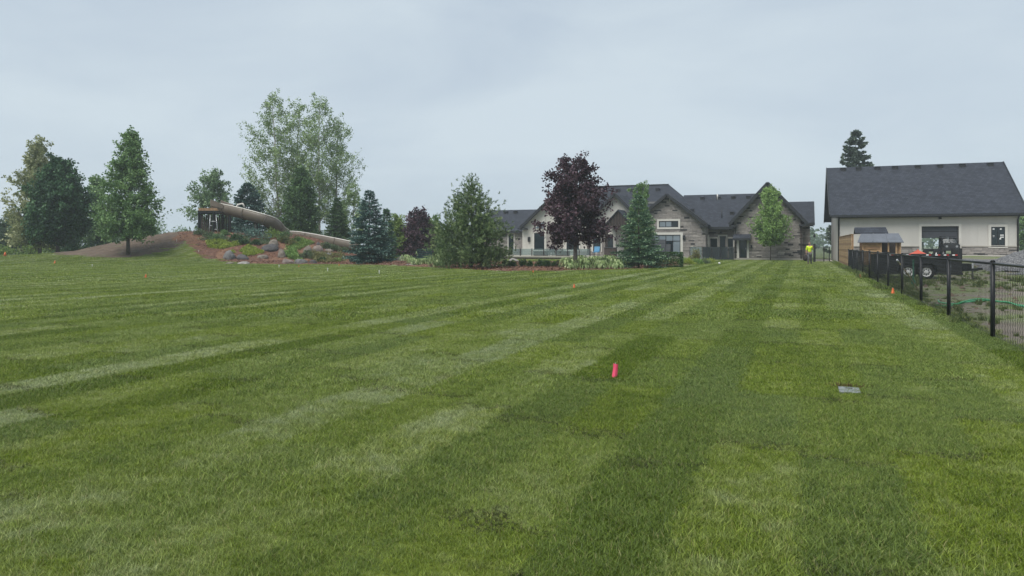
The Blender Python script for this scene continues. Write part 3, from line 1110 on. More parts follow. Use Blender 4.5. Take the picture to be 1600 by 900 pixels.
def pine(name, label, base, H, R, mat, bark, seed=1):
    """a soft, open-topped pine: rising branches ending in brushes of long needles"""
    rng = np.random.default_rng(seed)
    b = np.array(base, float)
    t = thing(name, label, 'tree', base)
    mb = MB()
    mb.tube([b - np.array([0, 0, .15]), b + np.array([0.05, 0, H * 0.5]), b + np.array([0, 0, H * 0.99])], [0.13, 0.07, 0.015], 7)
    Pn, Dn, Tn = [], [], []
    wh = 23
    for i in range(wh):
        f = (i + 0.5) / wh
        h = 0.035 + 0.94 * f
        Lb = R * np.interp(f, [0, .1, .25, .45, .62, .78, .9, 1], [1.0, 1.02, .94, .70, .48, .30, .17, .05])
        n = int(np.interp(f, [0, .6, 1], [13, 9, 4]))
        for k in range(n):
            phi = (k + rng.random()) / n * 2 * np.pi
            L = Lb * rng.uniform(0.62, 1.14)
            e = np.array([math.cos(phi) * L, math.sin(phi) * L, 0])
            u = np.linspace(0, 1, 5)[:, None]
            rise = L * (rng.uniform(0.18, 0.5) * (0.6 + 0.8 * f) if f > .16 else rng.uniform(-.10, .12))
            pts = b + np.array([0, 0, h * H]) + e * u + np.array([0, 0, 1]) * rise * u ** 1.8
            mb.tube(list(pts), [0.022 * (1 - f * .6) * (1.05 - v) for v in np.linspace(0, 1, 5)], 4, False)
            nb = max(4, int(L * 12.5))
            uu = 0.22 + 0.78 * rng.random(nb) ** 0.75
            c0 = b + np.array([0, 0, h * H]) + e * uu[:, None] + np.array([0, 0, 1]) * (rise * uu ** 1.8)[:, None]
            c0 = c0 + rng.normal(0, 0.17, (nb, 3)) * (0.4 + uu[:, None])
            sd = unit(e[None, :] / L * 0.7 + rng.normal(0, 0.5, (nb, 3)) + np.array([0, 0, 0.75]))
            q_ = 17
            along = rng.random((nb, q_)) * 0.20
            P = c0[:, None, :] + sd[:, None, :] * along[..., None]
            D = unit((sd[:, None, :] * 0.9 + rng.normal(0, 0.55, (nb, q_, 3))).reshape(-1, 3))
            Pn.append(P.reshape(-1, 3))
            Dn.append(D)
            tt = rng.normal(0.42, 0.16, (nb, 1)) + rng.normal(0, 0.10, (nb, q_)) + np.where((uu > 0.8)[:, None] & (rng.random((nb, 1)) < 0.3), 0.35, 0)
            Tn.append(tt.ravel())
    # candles
    P = np.concatenate(Pn)
    n = len(P)
    V = leaf_quads(P - b, np.concatenate(Dn), rng.uniform(0.11, 0.19, n), rng.uniform(0.024, 0.042, n), rng)
    me = quads_mesh("crown", [V], [np.concatenate(Tn)])
    mb.build("trunk", bark, t)
    link("crown", me, mat, t)
    return t


def shrub_mesh(rng, rx, ry, rz, n, leaf, wd=0.6, up=0.3, lumps=9, boxy=False):
    """leaves gathered in uneven lumps over a low mound"""
    if boxy:
        P = rng.uniform(-1, 1, (n, 3)) * np.array([rx, ry, rz / 2])
        ax = rng.integers(0, 3, n)
        push = rng.random(n) < 0.75
        sg = np.sign(rng.normal(size=n))
        for a, e in enumerate((rx, ry, rz / 2)):
            k = push & (ax == a)
            P[k, a] = sg[k] * e * rng.uniform(0.9, 1.02, k.sum())
        P[:, 2] += rz / 2
    else:
        c = unit(rng.normal(size=(lumps, 3)))
        c[:, 2] = np.abs(c[:, 2])
        c *= rng.uniform(0.35, 0.72, (lumps, 1))
        w_ = rng.integers(0, lumps, n)
        sz = rng.uniform(0.28, 0.5, lumps)
        P = c[w_] + unit(rng.normal(size=(n, 3))) * (sz[w_] * rng.random(n) ** 0.4)[:, None]
        P[:, 2] = np.maximum(P[:, 2], 0.0) * 0.95
        P *= np.array([rx, ry, rz])
    D = unit(unit(P + 1e-6) * 0.8 + rng.normal(0, 0.6, (n, 3)) + np.array([0, 0, up]))
    l = leaf * rng.uniform(0.65, 1.35, n)
    V = leaf_quads(P, D, l, l * wd, rng)
    return quads_mesh("foliage", [V], [rng.normal(0.5, 0.2, n)])


def shrub(name, label, base, rx, rz, mat, n=900, leaf=0.09, cat='shrub', group=None, seed=1, wd=0.6, up=0.3, ry=None, boxy=False, stems=True):
    rng = np.random.default_rng(seed)
    t = thing(name, label, cat, base, group)
    link("foliage", shrub_mesh(rng, rx, ry or rx, rz, n, leaf, wd, up, boxy=boxy), mat, t)
    if stems:
        mb = MB()
        b = Vector(base)
        for k in range(5):
            a = k * 1.3 + rng.random()
            mb.tube([b + Vector((0, 0, -0.08)), b + Vector((math.cos(a) * rx * .2, math.sin(a) * rx * .2, rz * .4)), b + Vector((math.cos(a) * rx * .5, math.sin(a) * rx * .5, rz * .75))], [0.02, 0.014, 0.006], 4)
        mb.build("stem", M['bark'], t)
    return t


# ---- the trees on the far side of the lawn, from the soil mound rightwards
b = spot(62, 76)
broadleaf("tall_tree", "tall pale olive tree with feathery loose crown behind the dark maple", "tree", b, hgt(222, 76) - b.z, 0.10,
          [(0, 1.0), (.12, 2.2), (.3, 2.9), (.5, 2.5), (.7, 1.75), (.88, 0.9), (1, .15)], 110, 110, .25, .36, M['l_pale'], M['bark_grey'], .17, seed=3, rise=1.0, droop=-.5, jit=.3)
b = spot(90, 72)
broadleaf("maple_tree", "dense dark green maple with a round crown beside the soil mound", "tree", b, hgt(250, 72) - b.z, 0.19,
          [(0, 1), (.2, 2.3), (.45, 2.75), (.7, 2.4), (.88, 1.35), (1, .3)], 100, 190, .25, .40, M['l_dark'], M['bark'], .16, seed=4, rise=.5)
b = spot(152, 86)
broadleaf("young_tree", "mid green tree half hidden behind the conical linden", "tree", b, hgt(277, 86) - b.z, 0.14,
          [(0, 1), (.3, 1.9), (.6, 1.6), (.85, .9), (1, .2)], 50, 110, .25, .36, M['l_linden'], M['bark'], .1, seed=5, rise=.7)
b = gnd(200, 399)
dl = -b.x * st + b.y * ct
broadleaf("linden_tree", "large conical green tree standing in front of the soil mound", "tree", b, hgt(206, dl) - b.z, 0.17,
          [(0, 1.1), (.16, 2.4), (.30, 3.0), (.5, 2.5), (.68, 1.75), (.84, 1.0), (.94, .5), (1, .1)], 130, 112, .20, .33, M['l_linden'], M['bark'], .16, seed=6, rise=.75, droop=.25, jit=.22)
for px, d, top, rw, lab, sd in ((108, 83, 345, 1.6, "low dark evergreen shrub under the maple", 61), (128, 84, 338, 1.9, "larger dark evergreen shrub between maple and linden", 62), (160, 86, 352, 1.5, "dark evergreen shrub behind the linden trunk", 63)):
    b = spot(px, d)
    shrub("evergreen_shrub", lab, b, rw, hgt(top, d) - b.z, M['l_dark'], 2600, .18, group="dark shrubs behind the soil mound", seed=sd)
b = spot(18, 92)
broadleaf("small_tree", "small dark tree with a bare stem at the edge of the far field", "tree", b, hgt(338, 92) - b.z, 0.2,
          [(0, .8), (.3, 1.7), (.6, 1.7), (.85, 1.0), (1, .3)], 36, 90, .26, .36, M['l_far'], M['bark'], .08, seed=8)
b = spot(-6, 90)
broadleaf("small_tree", "bushy dark tree cut by the picture edge beyond the field", "tree", b, hgt(348, 90) - b.z, 0.12,
          [(0, .8), (.3, 1.5), (.6, 1.4), (.85, .8), (1, .3)], 30, 90, .26, .36, M['l_far'], M['bark'], .08, seed=9)
b = spot(38, 118)
broadleaf("small_tree", "hazy green tree far behind the pale olive tree", "tree", b, hgt(352, 118) - b.z, 0.1,
          [(0, 1.2), (.3, 2.3), (.6, 2.1), (.85, 1.2), (1, .3)], 34, 90, .34, .5, M['l_far'], M['bark'], .1, seed=10)
for k, (px, d, top, rw, lab) in enumerate(((46, 86, 376, 1.5, "lime green weedy bush left of the pale tree trunk"), (75, 84, 373, 1.6, "lime green weedy bush between the pale tree and maple trunks"), (118, 85, 372, 1.6, "lime green weedy bush right of the maple trunk"), (8, 88, 379, 1.7, "lime green weedy bush under the small dark tree"))):
    b = spot(px, d)
    shrub("weedy_bush", lab, b, rw, hgt(top, d) - b.z, M['l_lime'], 1000, .2, cat='bush', group="weedy bushes at the field edge", seed=70 + k)
for k, (px, d, top, rw, lab) in enumerate(((243, 96, 331, 2.9, "tall willow scrub behind the soil mound, against the linden"), (272, 98, 346, 2.4, "lower willow scrub sloping down towards the slide platform"), (222, 95, 344, 2.0, "willow scrub showing just right of the linden trunk"))):
    b = spot(px, d)
    shrub("willow_scrub", lab, b, rw, hgt(top, d) - b.z, M['l_poplar'], 2600, .24, cat='bush', group="willow scrub behind the mound", seed=80 + k)
b = spot(333, 90)
broadleaf("poplar_tree", "loose poplar rising behind the slide platform", "tree", b, hgt(268, 90) - b.z, 0.22,
          [(0, 1.2), (.3, 2.7), (.55, 3.0), (.8, 2.0), (1, .5)], 56, 120, .26, .42, M['l_poplar'], M['bark_grey'], .13, seed=12, jit=.35)
b = spot(387, 79)
conifer("blue_spruce", "dark blue spruce standing behind the curved slide", "tree", b, hgt(287, 79) - b.z, 2.9, M['l_spruce'], M['bark'], seed=13, shape=.7, nl=.2, nw=.055, tiptone=.72)
# the grove of tall pale trees
for px, d, top, prof, nl, lab, sd, lean, lf in (
        (441, 84, 148, [(0, .6), (.3, 1.8), (.5, 3.0), (.68, 3.4), (.85, 2.4), (1, .5)], 90, "tall pale-barked birch, leftmost of the open grove", 14, (-1.2, -.4), .19),
        (463, 85, 158, [(0, .5), (.4, 1.5), (.65, 2.3), (.85, 1.7), (1, .4)], 56, "slender birch behind the dark cedar in the grove", 15, (.2, 0), .18),
        (499, 84, 150, [(0, .5), (.4, 1.6), (.65, 2.6), (.85, 2.1), (1, .5)], 66, "white-stemmed birch right of the dark cedar", 16, (-.2, 0), .18),
        (522, 86, 183, [(0, .6), (.3, 1.3), (.5, 2.4), (.7, 2.5), (.88, 1.6), (1, .4)], 66, "thin-leaved birch at the open side of the grove", 17, (.7, .3), .17)):
    b = spot(px, d)
    broadleaf("birch_tree", lab, "tree", b, hgt(top, d) - b.z, 0.26, prof, nl, 92, lf, .42, M['l_birch'], M['bark_pale'], .16, group="grove of pale birches", seed=sd, rise=1.0, droop=.1, lean=lean, jit=.34, fill=.3)
b = spot(551, 82)
broadleaf("grove_sapling", "low light green sapling at the foot of the birch grove", "tree", b, hgt(296, 82) - b.z, 0.12,
          [(0, .9), (.3, 1.9), (.6, 2.1), (.85, 1.3), (1, .3)], 44, 70, .2, .36, M['l_birch'], M['bark_grey'], .07, seed=18, jit=.3)
b = spot(470, 78.5)
broadleaf("cedar_tree", "dense upright dark green cedar in front of the birches", "tree", b, hgt(263, 78.5) - b.z, 0.03,
          [(0, 1.7), (.15, 2.1), (.4, 2.05), (.65, 1.6), (.85, .95), (1, .2)], 120, 170, .18, .26, M['l_cedar'], M['bark'], .13, seed=19, rise=1.2, droop=-.6, jit=.12)
b = spot(527, 77)
conifer("small_spruce", "small dark spruce behind the lower end of the slide", "tree", b, hgt(310, 77) - b.z, 1.5, M['l_cedar'], M['bark'], seed=20, shape=.8, nl=.18, nw=.05, tiptone=.6)
b = gnd(577, 412)
dl = -b.x * st + b.y * ct
conifer("blue_spruce", "wide blue spruce at the lawn edge beside the rock garden", "tree", b, hgt(299, dl) - b.z, 2.05, M['l_spruce'], M['bark'], seed=21, shape=.72, per=11, droop=.22, nl=.15, nw=.045)
b = spot(604, 67)
conifer("slim_spruce", "slim green spruce directly behind the wide blue spruce", "tree", b, hgt(327, 67) - b.z, 0.95, M['l_spruce2'], M['bark'], seed=22, tiptone=.6)
b = spot(619, 73)
broadleaf("lime_tree", "narrow lime green tree between blue spruce and purple maple", "tree", b, hgt(337, 73) - b.z, 0.05,
          [(0, .8), (.2, 1.15), (.5, 1.15), (.8, .75), (1, .2)], 46, 100, .17, .26, M['l_lime'], M['bark'], .06, seed=23, rise=.8)
b = spot(652, 73)
broadleaf("purple_maple", "smaller low purple maple behind the dark green bench", "tree", b, hgt(331, 73) - b.z, 0.06,
          [(0, 1.2), (.2, 1.9), (.5, 1.8), (.75, 1.35), (.9, .7), (1, .2)], 62, 130, .22, .32, M['l_purple'], M['bark'], .09, seed=24, rise=.6, jit=.28)
b = spot(676, 80)
broadleaf("young_tree", "green tree showing between the small purple maple and the pine", "tree", b, hgt(346, 80) - b.z, 0.1,
          [(0, 1), (.3, 1.5), (.6, 1.3), (.85, .8), (1, .2)], 36, 90, .24, .32, M['l_linden'], M['bark'], .09, seed=25)
b = gnd(736, 418.5)
dl = -b.x * st + b.y * ct
pine("white_pine", "broad soft green pine with an open top at the lawn edge", b, hgt(277, dl) - b.z, 2.95, M['l_pine'], M['bark'], seed=26)
b = gnd(899, 418.5)
dl = -b.x * st + b.y * ct
broadleaf("purple_maple", "large purple maple on a bare trunk in front of the house", "tree", b, hgt(251, dl) - b.z, 0.29,
          [(0, 1.2), (.27, 2.0), (.36, 2.5), (.5, 2.25), (.66, 2.1), (.8, 2.05), (.92, 1.55), (1, .8)], 56, 165, .18, .30, M['l_purple'], M['bark_grey'], .155, seed=29, rise=.45, droop=.55, jit=.28, lean=(.05, 0), fill=.3)
b = spot(999, 56)
broadleaf("columnar_tree", "narrow upright green tree rising behind the spruce by the house", "tree", b, hgt(286, 56) - b.z, 0.05,
          [(0, .7), (.2, .95), (.5, .85), (.75, .65), (.9, .35), (1, .08)], 64, 90, .14, .18, M['l_linden'], M['bark'], .07, seed=30, rise=1.4, droop=-.3)
b = gnd(998, 419)
dl = -b.x * st + b.y * ct
conifer("green_spruce", "layered blue-green spruce with pale tips in front of the house", "tree", b, hgt(305, dl) - b.z, 1.72, M['l_spruce2'], M['bark'], seed=31, shape=.8, per=11, whorls=19, droop=.26, tip=.3, nl=.13, nw=.04)
b = gnd(1204, 407.2)
dl = -b.x * st + b.y * ct
broadleaf("street_maple", "young bright green maple on a thin stem by the stone gable", "tree", b, hgt(294, dl) - b.z, 0.27,
          [(0, .5), (.27, .9), (.42, 1.75), (.55, 1.72), (.72, 1.2), (.88, .75), (1, .35)], 80, 100, .165, .24, M['l_young'], M['bark'], .055, seed=32, rise=1.25, droop=-.15, jit=.24)
b = spot(1337, 99)
conifer("norway_spruce", "tall dark spruce standing behind the pale workshop", "tree", b, hgt(205, 99) - b.z, 3.8, M['l_norway'], M['bark'], seed=33, whorls=30, per=10, shape=.62, droop=.2, tip=.45, nl=.34, nw=.075, gap=.12, dens=.75, tiptone=.6)
b = spot(1603, 92)
broadleaf("yard_tree", "green tree beyond the far end of the workshop", "tree", b, hgt(322, 92) - b.z, 0.15,
          [(0, .8), (.3, 1.6), (.6, 1.5), (.85, .9), (1, .2)], 36, 90, .24, .34, M['l_linden'], M['bark'], .08, seed=34)
# wood far away, seen in the gaps
rng = np.random.default_rng(55)
Vs, tn = [], []
for k in range(170):
    a = rng.uniform(-0.92, 0.75)
    dd = rng.uniform(230, 340)
    p = np.array([dd * math.sin(a - TH), dd * math.cos(a - TH), 0])
    hh = rng.uniform(4.5, 8.5)
    n = 130
    c = unit(rng.normal(size=(n, 3))) * (rng.random(n) ** .35)[:, None] * np.array([hh * .62, hh * .62, hh * .5])
    Vs.append(leaf_quads(p + c + np.array([0, 0, hh * .5]), unit(rng.normal(size=(n, 3))), rng.uniform(1.0, 1.9, n), rng.uniform(.7, 1.3, n), rng))
    tn.append(rng.normal(0.5, .2, n))
setp(link("treeline", quads_mesh("treeline", Vs, tn), M['l_far']), kind='stuff')


# ------------------------------------------------------------------ buildings
def poly_span(poly, z):
    xs_ = []
    n = len(poly)
    for i in range(n):
        (x1, z1), (x2, z2) = poly[i], poly[(i + 1) % n]
        if (z1 <= z) != (z2 <= z):
            xs_.append(x1 + (x2 - x1) * (z - z1) / (z2 - z1))
    return (min(xs_), max(xs_)) if len(xs_) >= 2 else None


def stones(parent, poly, holes, face, seed, lo=0.24, hi=0.78, dark=0.085):
    """ledge stones of uneven height, length and depth, laid in courses round the openings"""
    rng = random.Random(seed)
    mb = MB()
    z = min(p[1] for p in poly)
    zt = max(p[1] for p in poly)
    while z < zt - 0.05:
        h = min(rng.choice((0.10, 0.13, 0.17, 0.21, 0.15)), zt - z)
        z0, z1 = z + 0.008, z + h - 0.008
        a, b = poly_span(poly, z0 + 0.001), poly_span(poly, z1 - 0.001)
        z += h
        if not a or not b:
            continue
        spans = [(max(a[0], b[0]), min(a[1], b[1]))]
        for hx0, hx1, hz0, hz1 in holes:
            if z0 < hz1 and z1 > hz0:
                spans = [s for (p, q) in spans for s in ((p, min(q, hx0)), (max(p, hx1), q)) if s[1] - s[0] > 0.06]
        for p, q_ in spans:
            u = p
            while u < q_ - 0.03:
                L = rng.uniform(lo, hi)
                if q_ - (u + L) < 0.15:
                    L = q_ - u
                pr = rng.uniform(0.025, 0.065)
                j = rng.uniform(-0.006, 0.006)
                tone = rng.uniform(0.0, 0.10) if rng.random() < dark else min(1, max(0.17, rng.gauss(0.52, 0.20)))
                u0, u1 = u + 0.008, u + L - 0.008
                v = [face(u0, 0, z0), face(u1, 0, z0), face(u1, 0, z1), face(u0, 0, z1), face(u0, pr, z0), face(u1, pr, z0 + j), face(u1, pr - .01, z1), face(u0, pr, z1 + j)]
                mb.add(v, [(4, 5, 6, 7), (0, 1, 5, 4), (1, 2, 6, 5), (2, 3, 7, 6), (3, 0, 4, 7)], tone)
                u += L
    return setp(mb.build("stone_cladding", M['stone'], parent), kind='stuff')


def front(Y):
    return lambda u, p, z: (u, Y - p, z)


def side(X):
    return lambda u, p, z: (X + p, u, z)


def rect(px0, py0, px1, py1, Y):
    a, b = at_Y(px0, py0, Y), at_Y(px1, py1, Y)
    return (a.x, b.x, b.z, a.z)          # x0, x1, z0, z1


def window(parent, r, Y, cols=1, rows=1, fr=0.07, trim=0.0, glass='glass', name="window", sill=False, rowsplit=None, pale=()):
    x0, x1, z0, z1 = r
    mb = MB()
    for a in (x0, x1 - fr):
        mb.box(a, a + fr, Y - 0.085, Y + 0.01, z0, z1)
    for a in (z0, z1 - fr):
        mb.box(x0 + fr, x1 - fr, Y - 0.083, Y + 0.01, a, a + fr)
    xe = np.linspace(x0 + fr, x1 - fr, cols + 1)
    ze = list(np.linspace(z0 + fr, z1 - fr, rows + 1)) if rowsplit is None else [z0 + fr, z0 + (z1 - z0) * rowsplit, z1 - fr]
    for a in xe[1:-1]:
        mb.box(a - fr * .4, a + fr * .4, Y - 0.08, Y + 0.01, z0 + fr, z1 - fr)
    for a in ze[1:-1]:
        mb.box(x0 + fr, x1 - fr, Y - 0.077, Y + 0.01, a - fr * .4, a + fr * .4)
    w_ = mb.build(name, M['black'], parent)
    for i in range(cols):
        for j in range(len(ze) - 1):
            g = 'glass_pale' if (i, j) in pale else glass
            MB().box(xe[i], xe[i + 1], Y - 0.045, Y - 0.03, ze[j], ze[j + 1]).build("pane", M[g], w_)
    if trim:
        mb = MB()
        mb.box(x0 - trim, x0, Y - 0.10, Y + .01, z0 - trim, z1 + trim)
        mb.box(x1, x1 + trim, Y - 0.10, Y + .01, z0 - trim, z1 + trim)
        mb.box(x0, x1, Y - 0.10, Y + .01, z1, z1 + trim)
        if sill:
            mb.box(x0, x1, Y - 0.12, Y + .01, z0 - trim, z0)
        mb.build("window_trim", M['trim'], w_)
    return (x0 - trim, x1 + trim, z0 - (trim if sill else 0), z1 + trim)


def vent(parent, x, y, z, s=0.36):
    mb = MB().box(x - s / 2, x + s / 2, y - s * .5, y + s * .5, z - .12, z + s * .42)
    mb.box(x - s * .62, x + s * .62, y - s * .66, y + s * .6, z + s * .42, z + s * .55)
    return mb.build("roof_vent", M['vent'], parent)


def roof(parent, pts, th=0.16):
    return MB().slab(pts, th).build("roof", M['shingle'], parent)


def fascia(parent, pts, w_=0.24, th=0.06):
    """boards along the rake or eave"""
    mb = MB()
    for p, q_ in zip(pts, pts[1:]):
        mb.beam(p, q_, th, w_)
    return mb.build("fascia", M['fascia'], parent)


def gable_roof(parent, xc, y0, y1, zr, half, slope, over=0.0, back_cut=None):
    """ridge along Y; rake boards at the front; back_cut(z) gives how far back the slope runs at height z"""
    zl = zr - half * slope
    cut = back_cut or (lambda z: y1)
    L = roof(parent, [(xc - half, y0, zl), (xc, y0, zr), (xc, cut(zr), zr), (xc - half, cut(zl), zl)])
    R = roof(parent, [(xc, y0, zr), (xc + half, y0, zl), (xc + half, cut(zl), zl), (xc, cut(zr), zr)])
    fascia(parent, [(xc - half - .02, y0 - .035, zl - .12), (xc, y0 - .035, zr - .12), (xc + half + .02, y0 - .035, zl - .12)], 0.30, .07)
    # returned eave boxes at the foot of each rake
    mb = MB()
    mb.box(xc - half - .04, xc - half + .75, y0 - .02, y0 + .5, zl - .34, zl - .17)
    mb.build("eave_return", M['fascia'], parent)
    mb = MB()
    mb.box(xc + half - .75, xc + half + .04, y0 - .02, y0 + .5, zl - .34, zl - .17)
    mb.build("eave_return", M['fascia'], parent)
    return L, R


H = thing("stone_house", "long grey stone and cream house with dark shingled gables", "house", (-15, 80, 0))

# main roof over the middle of the house
MZ = lambda y: 3.5 + 0.743 * (y - 81)           # height of the main front slope
R0 = roof(H, [(-31, 81, 3.5), (-8.9, 81, 3.5), (-14.5, 88, 8.7), (-26, 88, 8.7)])
roof(H, [(-8.9, 81, 3.5), (-8.9, 95, 3.5), (-14.5, 88, 8.7)])
roof(H, [(-31, 95, 3.5), (-31, 81, 3.5), (-26, 88, 8.7)])
roof(H, [(-8.9, 95, 3.5), (-31, 95, 3.5), (-26, 88, 8.7), (-14.5, 88, 8.7)])
for x in (-23.6, -22.0, -20.4, -18.6, -17.1, -15.6):
    vent(R0, x, 87.0, MZ(87.0), .42)
MB().beam((-26, 88, 8.71), (-14.5, 88, 8.71), .3, .08).build("ridge_cap", M['fascia'], H)
# lower step in the slope left of the stone gable
MB().slab([(-19.6, 84.6, MZ(84.6) + .10), (-13.4, 84.6, MZ(84.6) + .10), (-13.4, 84.75, MZ(84.75) + .22), (-19.6, 84.75, MZ(84.75) + .22)], .1).build("roof_step", M['fascia'], H)
# wing between the two stone gables
R1 = roof(H, [(-11.6, 81.2, 3.42), (-3, 81.2, 3.42), (-3, 87, 7.3), (-12.6, 87, 7.3)])
roof(H, [(-3, 92.8, 3.42), (-12.6, 92.8, 3.42), (-12.6, 87, 7.3), (-3, 87, 7.3)])
for x in (-10.4, -8.6, -7.0, -5.4):
    vent(R1, x, 86.2, 6.76, .4)
vent(R1, -6.9, 83.4, 4.9, .4)
MB().tube([(-7.9, 82.7, 4.3), (-7.9, 82.7, 5.35)], .055, 6).build("vent_pipe", M['vent'], R1)
MB().tube([(-8.7, 86.0, 6.6), (-8.7, 86.0, 7.25)], .07, 6).build("vent_pipe", M['trim'], R1)
fascia(H, [(-8.95, 81.15, 3.32), (-6.6, 81.15, 3.32)], .26, .08)
# stone gable
G1L, G1R = gable_roof(H, -13.1, 78.4, 86, 6.95, 4.15, 0.79, back_cut=lambda z: 81 + max(0, z - 3.5) / 0.743 + .15)
vent(G1R, -10.9, 81.6, 5.2, .4)
# cream gable in the middle, and the left gable
gable_roof(H, -19.0, 79.4, 86.5, 7.25, 3.3, 1.0, back_cut=lambda z: 81 + max(0, z - 3.5) / 0.743 + .15)
gable_roof(H, -25.5, 79.5, 87.5, 7.75, 4.6, 0.90, back_cut=lambda z: 81 + max(0, z - 3.5) / 0.743 + .15)
# left wing
RL = roof(H, [(-36.8, 80.6, 3.15), (-28.5, 80.6, 3.15), (-28.5, 85.6, 5.9), (-36.8, 85.6, 5.9)])
roof(H, [(-28.5, 90.6, 3.15), (-36.8, 90.6, 3.15), (-36.8, 85.6, 5.9), (-28.5, 85.6, 5.9)])
vent(RL, -34.0, 84.8, 5.46, .4)
vent(RL, -32.7, 84.8, 5.46, .4)
fascia(H, [(-36.8, 80.55, 3.05), (-29.6, 80.55, 3.05)], .26, .08)
# garage gable and the wing on its other side
GL, GR = gable_roof(H, -3.0, 77.4, 93, 7.8, 3.66, 1.12)
RW = roof(H, [(-2.2, 79.9, 3.72), (1.35, 79.9, 3.72), (1.35, 83.6, 6.1), (-2.2, 83.6, 6.1)])
roof(H, [(1.35, 87.3, 3.72), (-2.2, 87.3, 3.72), (-2.2, 83.6, 6.1), (1.35, 83.6, 6.1)])
fascia(H, [(-.2, 79.86, 3.62), (1.38, 79.86, 3.62)], .28, .08)
fascia(H, [(1.36, 79.9, 3.6), (1.36, 83.6, 5.98), (1.36, 87.3, 3.6)], .26, .06)

# walls (mortar or stucco) and their stone
PG = [(-6.24, 0), (.22, 0), (.22, 4.15), (-3.0, 7.45), (-6.24, 4.1)]
MB().prism(PG, 78.0, 78.3).build("wall", M['mortar'], H)
MB().box(-6.24, -6.0, 78.3, 82.2, 0, 3.9).build("wall", M['mortar'], H)
MB().box(0, .22, 78.3, 94, 0, 4.1).build("wall", M['mortar'], H)
MB().box(.22, .95, 80.4, 80.7, 0, 3.7).build("wall", M['mortar'], H)
MB().box(.72, .95, 80.7, 87, 0, 3.7).build("wall", M['mortar'], H)
MB().box(-6.6, .6, 77.86, 77.99, 0, .20).build("plinth", M['concrete'], H)
MB().box(-9.2, -6.24, 82.0, 82.3, 0, 3.5).build("wall", M['mortar'], H)
PS = [(-17, 0), (-9.2, 0), (-9.2, 3.75), (-13.1, 6.7), (-17, 3.75)]
MB().prism(PS, 79.0, 79.3).build("wall", M['mortar'], H)
MB().box(-9.5, -9.2, 79.3, 82.3, 0, 3.6).build("wall", M['mortar'], H)
MB().prism([(-22.2, 0), (-16.4, 0), (-16.4, 4.6), (-19, 7.05), (-22.2, 3.9)], 80.0, 80.3).build("wall", M['stucco'], H)
MB().prism([(-30.05, 0), (-21.2, 0), (-21.2, 3.75), (-25.5, 7.5), (-30.05, 3.6)], 80.1, 80.4).build("wall", M['stucco'], H)
MB().box(-36.3, -30.0, 81.0, 81.3, 0, 3.1).build("wall", M['mortar'], H)
MB().box(-36.3, -36.0, 81.3, 90, 0, 3.1).build("wall", M['mortar'], H)
MB().box(-36.3, .95, 94.0, 94.3, 0, 3.4).build("wall", M['mortar'], H)

# garage gable: door under a small canopy
DX = at_Y(1155, 400, 78).x, at_Y(1167, 400, 78).x
def entry_door(r, Y, lite=True, trim=.2):
    x0, x1, z0, z1 = r
    d = MB().box(x0, x1, Y - .05, Y - .01, z0, z1).build("door", M['black'], H)
    if lite:
        MB().box(x0 + .14, x1 - .14, Y - .064, Y - .051, z0 + .18, z1 - .12).build("pane", M['glass'], d)
    MB().box(x1 - .11, x1 - .06, Y - .12, Y - .05, z0 + .95, z0 + 1.1).build("handle", M['steel'], d)
    mb = MB()
    mb.box(x0 - trim, x0, Y - .10, Y, z0, z1 + trim)
    mb.box(x1, x1 + trim, Y - .10, Y, z0, z1 + trim)
    mb.box(x0, x1, Y - .10, Y, z1, z1 + trim)
    mb.build("door_trim", M['trim'], d)
    return (x0 - trim, x1 + trim, z0, z1 + trim)


h1 = entry_door((DX[0], DX[1], .12, 2.05), 78.0)
stones(H, PG, [h1, (-6.24, .3, 0, .20)], front(78.0), 1)
MB().slab([(DX[0] - .55, 77.0, 2.2), (DX[1] + .4, 77.0, 2.2), (DX[1] + .4, 77.9, 2.62), (DX[0] - .55, 77.9, 2.62)], .14).build("door_canopy", M['shingle'], H)
MB().box(DX[0] - .55, DX[1] + .4, 76.95, 77.02, 1.98, 2.2).build("canopy_fascia", M['fascia'], H)
mb = MB().tube([(.10, 77.86, .15), (.10, 77.86, 3.9)], .055, 6)
mb.box(.0, .2, 77.78, 77.95, 2.9, 3.1)
mb.build("downspout", M['brown'], H)
MB().tube([(-6.12, 77.86, .15), (-6.12, 77.86, 3.3)], .05, 6).build("downspout", M['black'], H)
for x in (DX[1] + .45,):
    mb = MB().box(x - .07, x + .07, 77.78, 77.96, 1.2, 1.5)
    mb.build("wall_lamp", M['black'], H)
stones(H, [(.22, 0), (.95, 0), (.95, 3.6), (.22, 3.6)], [], front(80.4), 2)
mb = MB().beam((.95, 80.6, 2.62), (1.35, 80.6, 2.66), .04)
mb.box(1.26, 1.46, 80.5, 80.7, 2.28, 2.5)
mb.add([(1.24, 80.48, 2.5), (1.48, 80.48, 2.5), (1.48, 80.72, 2.5), (1.24, 80.72, 2.5), (1.36, 80.6, 2.66)], [(0, 1, 4), (1, 2, 4), (2, 3, 4), (3, 0, 4)])
mb.build("wall_lantern", M['black'], H)

# recess: door with a window to each side
Yr = 82.0
hh = [window(H, rect(1110, 372.5, 1121, 386, Yr), Yr, 1, 1, trim=.14, sill=True),
      window(H, rect(1137, 372.5, 1145.6, 386, Yr), Yr, 1, 1, trim=.14, sill=True)]
r = rect(1124.3, 369, 1134.2, 400, Yr)
hh.append(entry_door((r[0], r[1], .2, r[3]), Yr, True, .16))
stones(H, [(-9.2, 0), (-6.3, 0), (-6.3, 3.4), (-9.2, 3.4)], hh, front(Yr), 3)
mb = MB().beam((-7.9, 81.95, 3.0), (-7.9, 81.7, 3.0), .04)
mb.tube([(-7.9, 81.7, 2.78), (-7.9, 81.7, 3.02)], [.13, .05], 8)
mb.build("wall_lamp", M['black'], H)
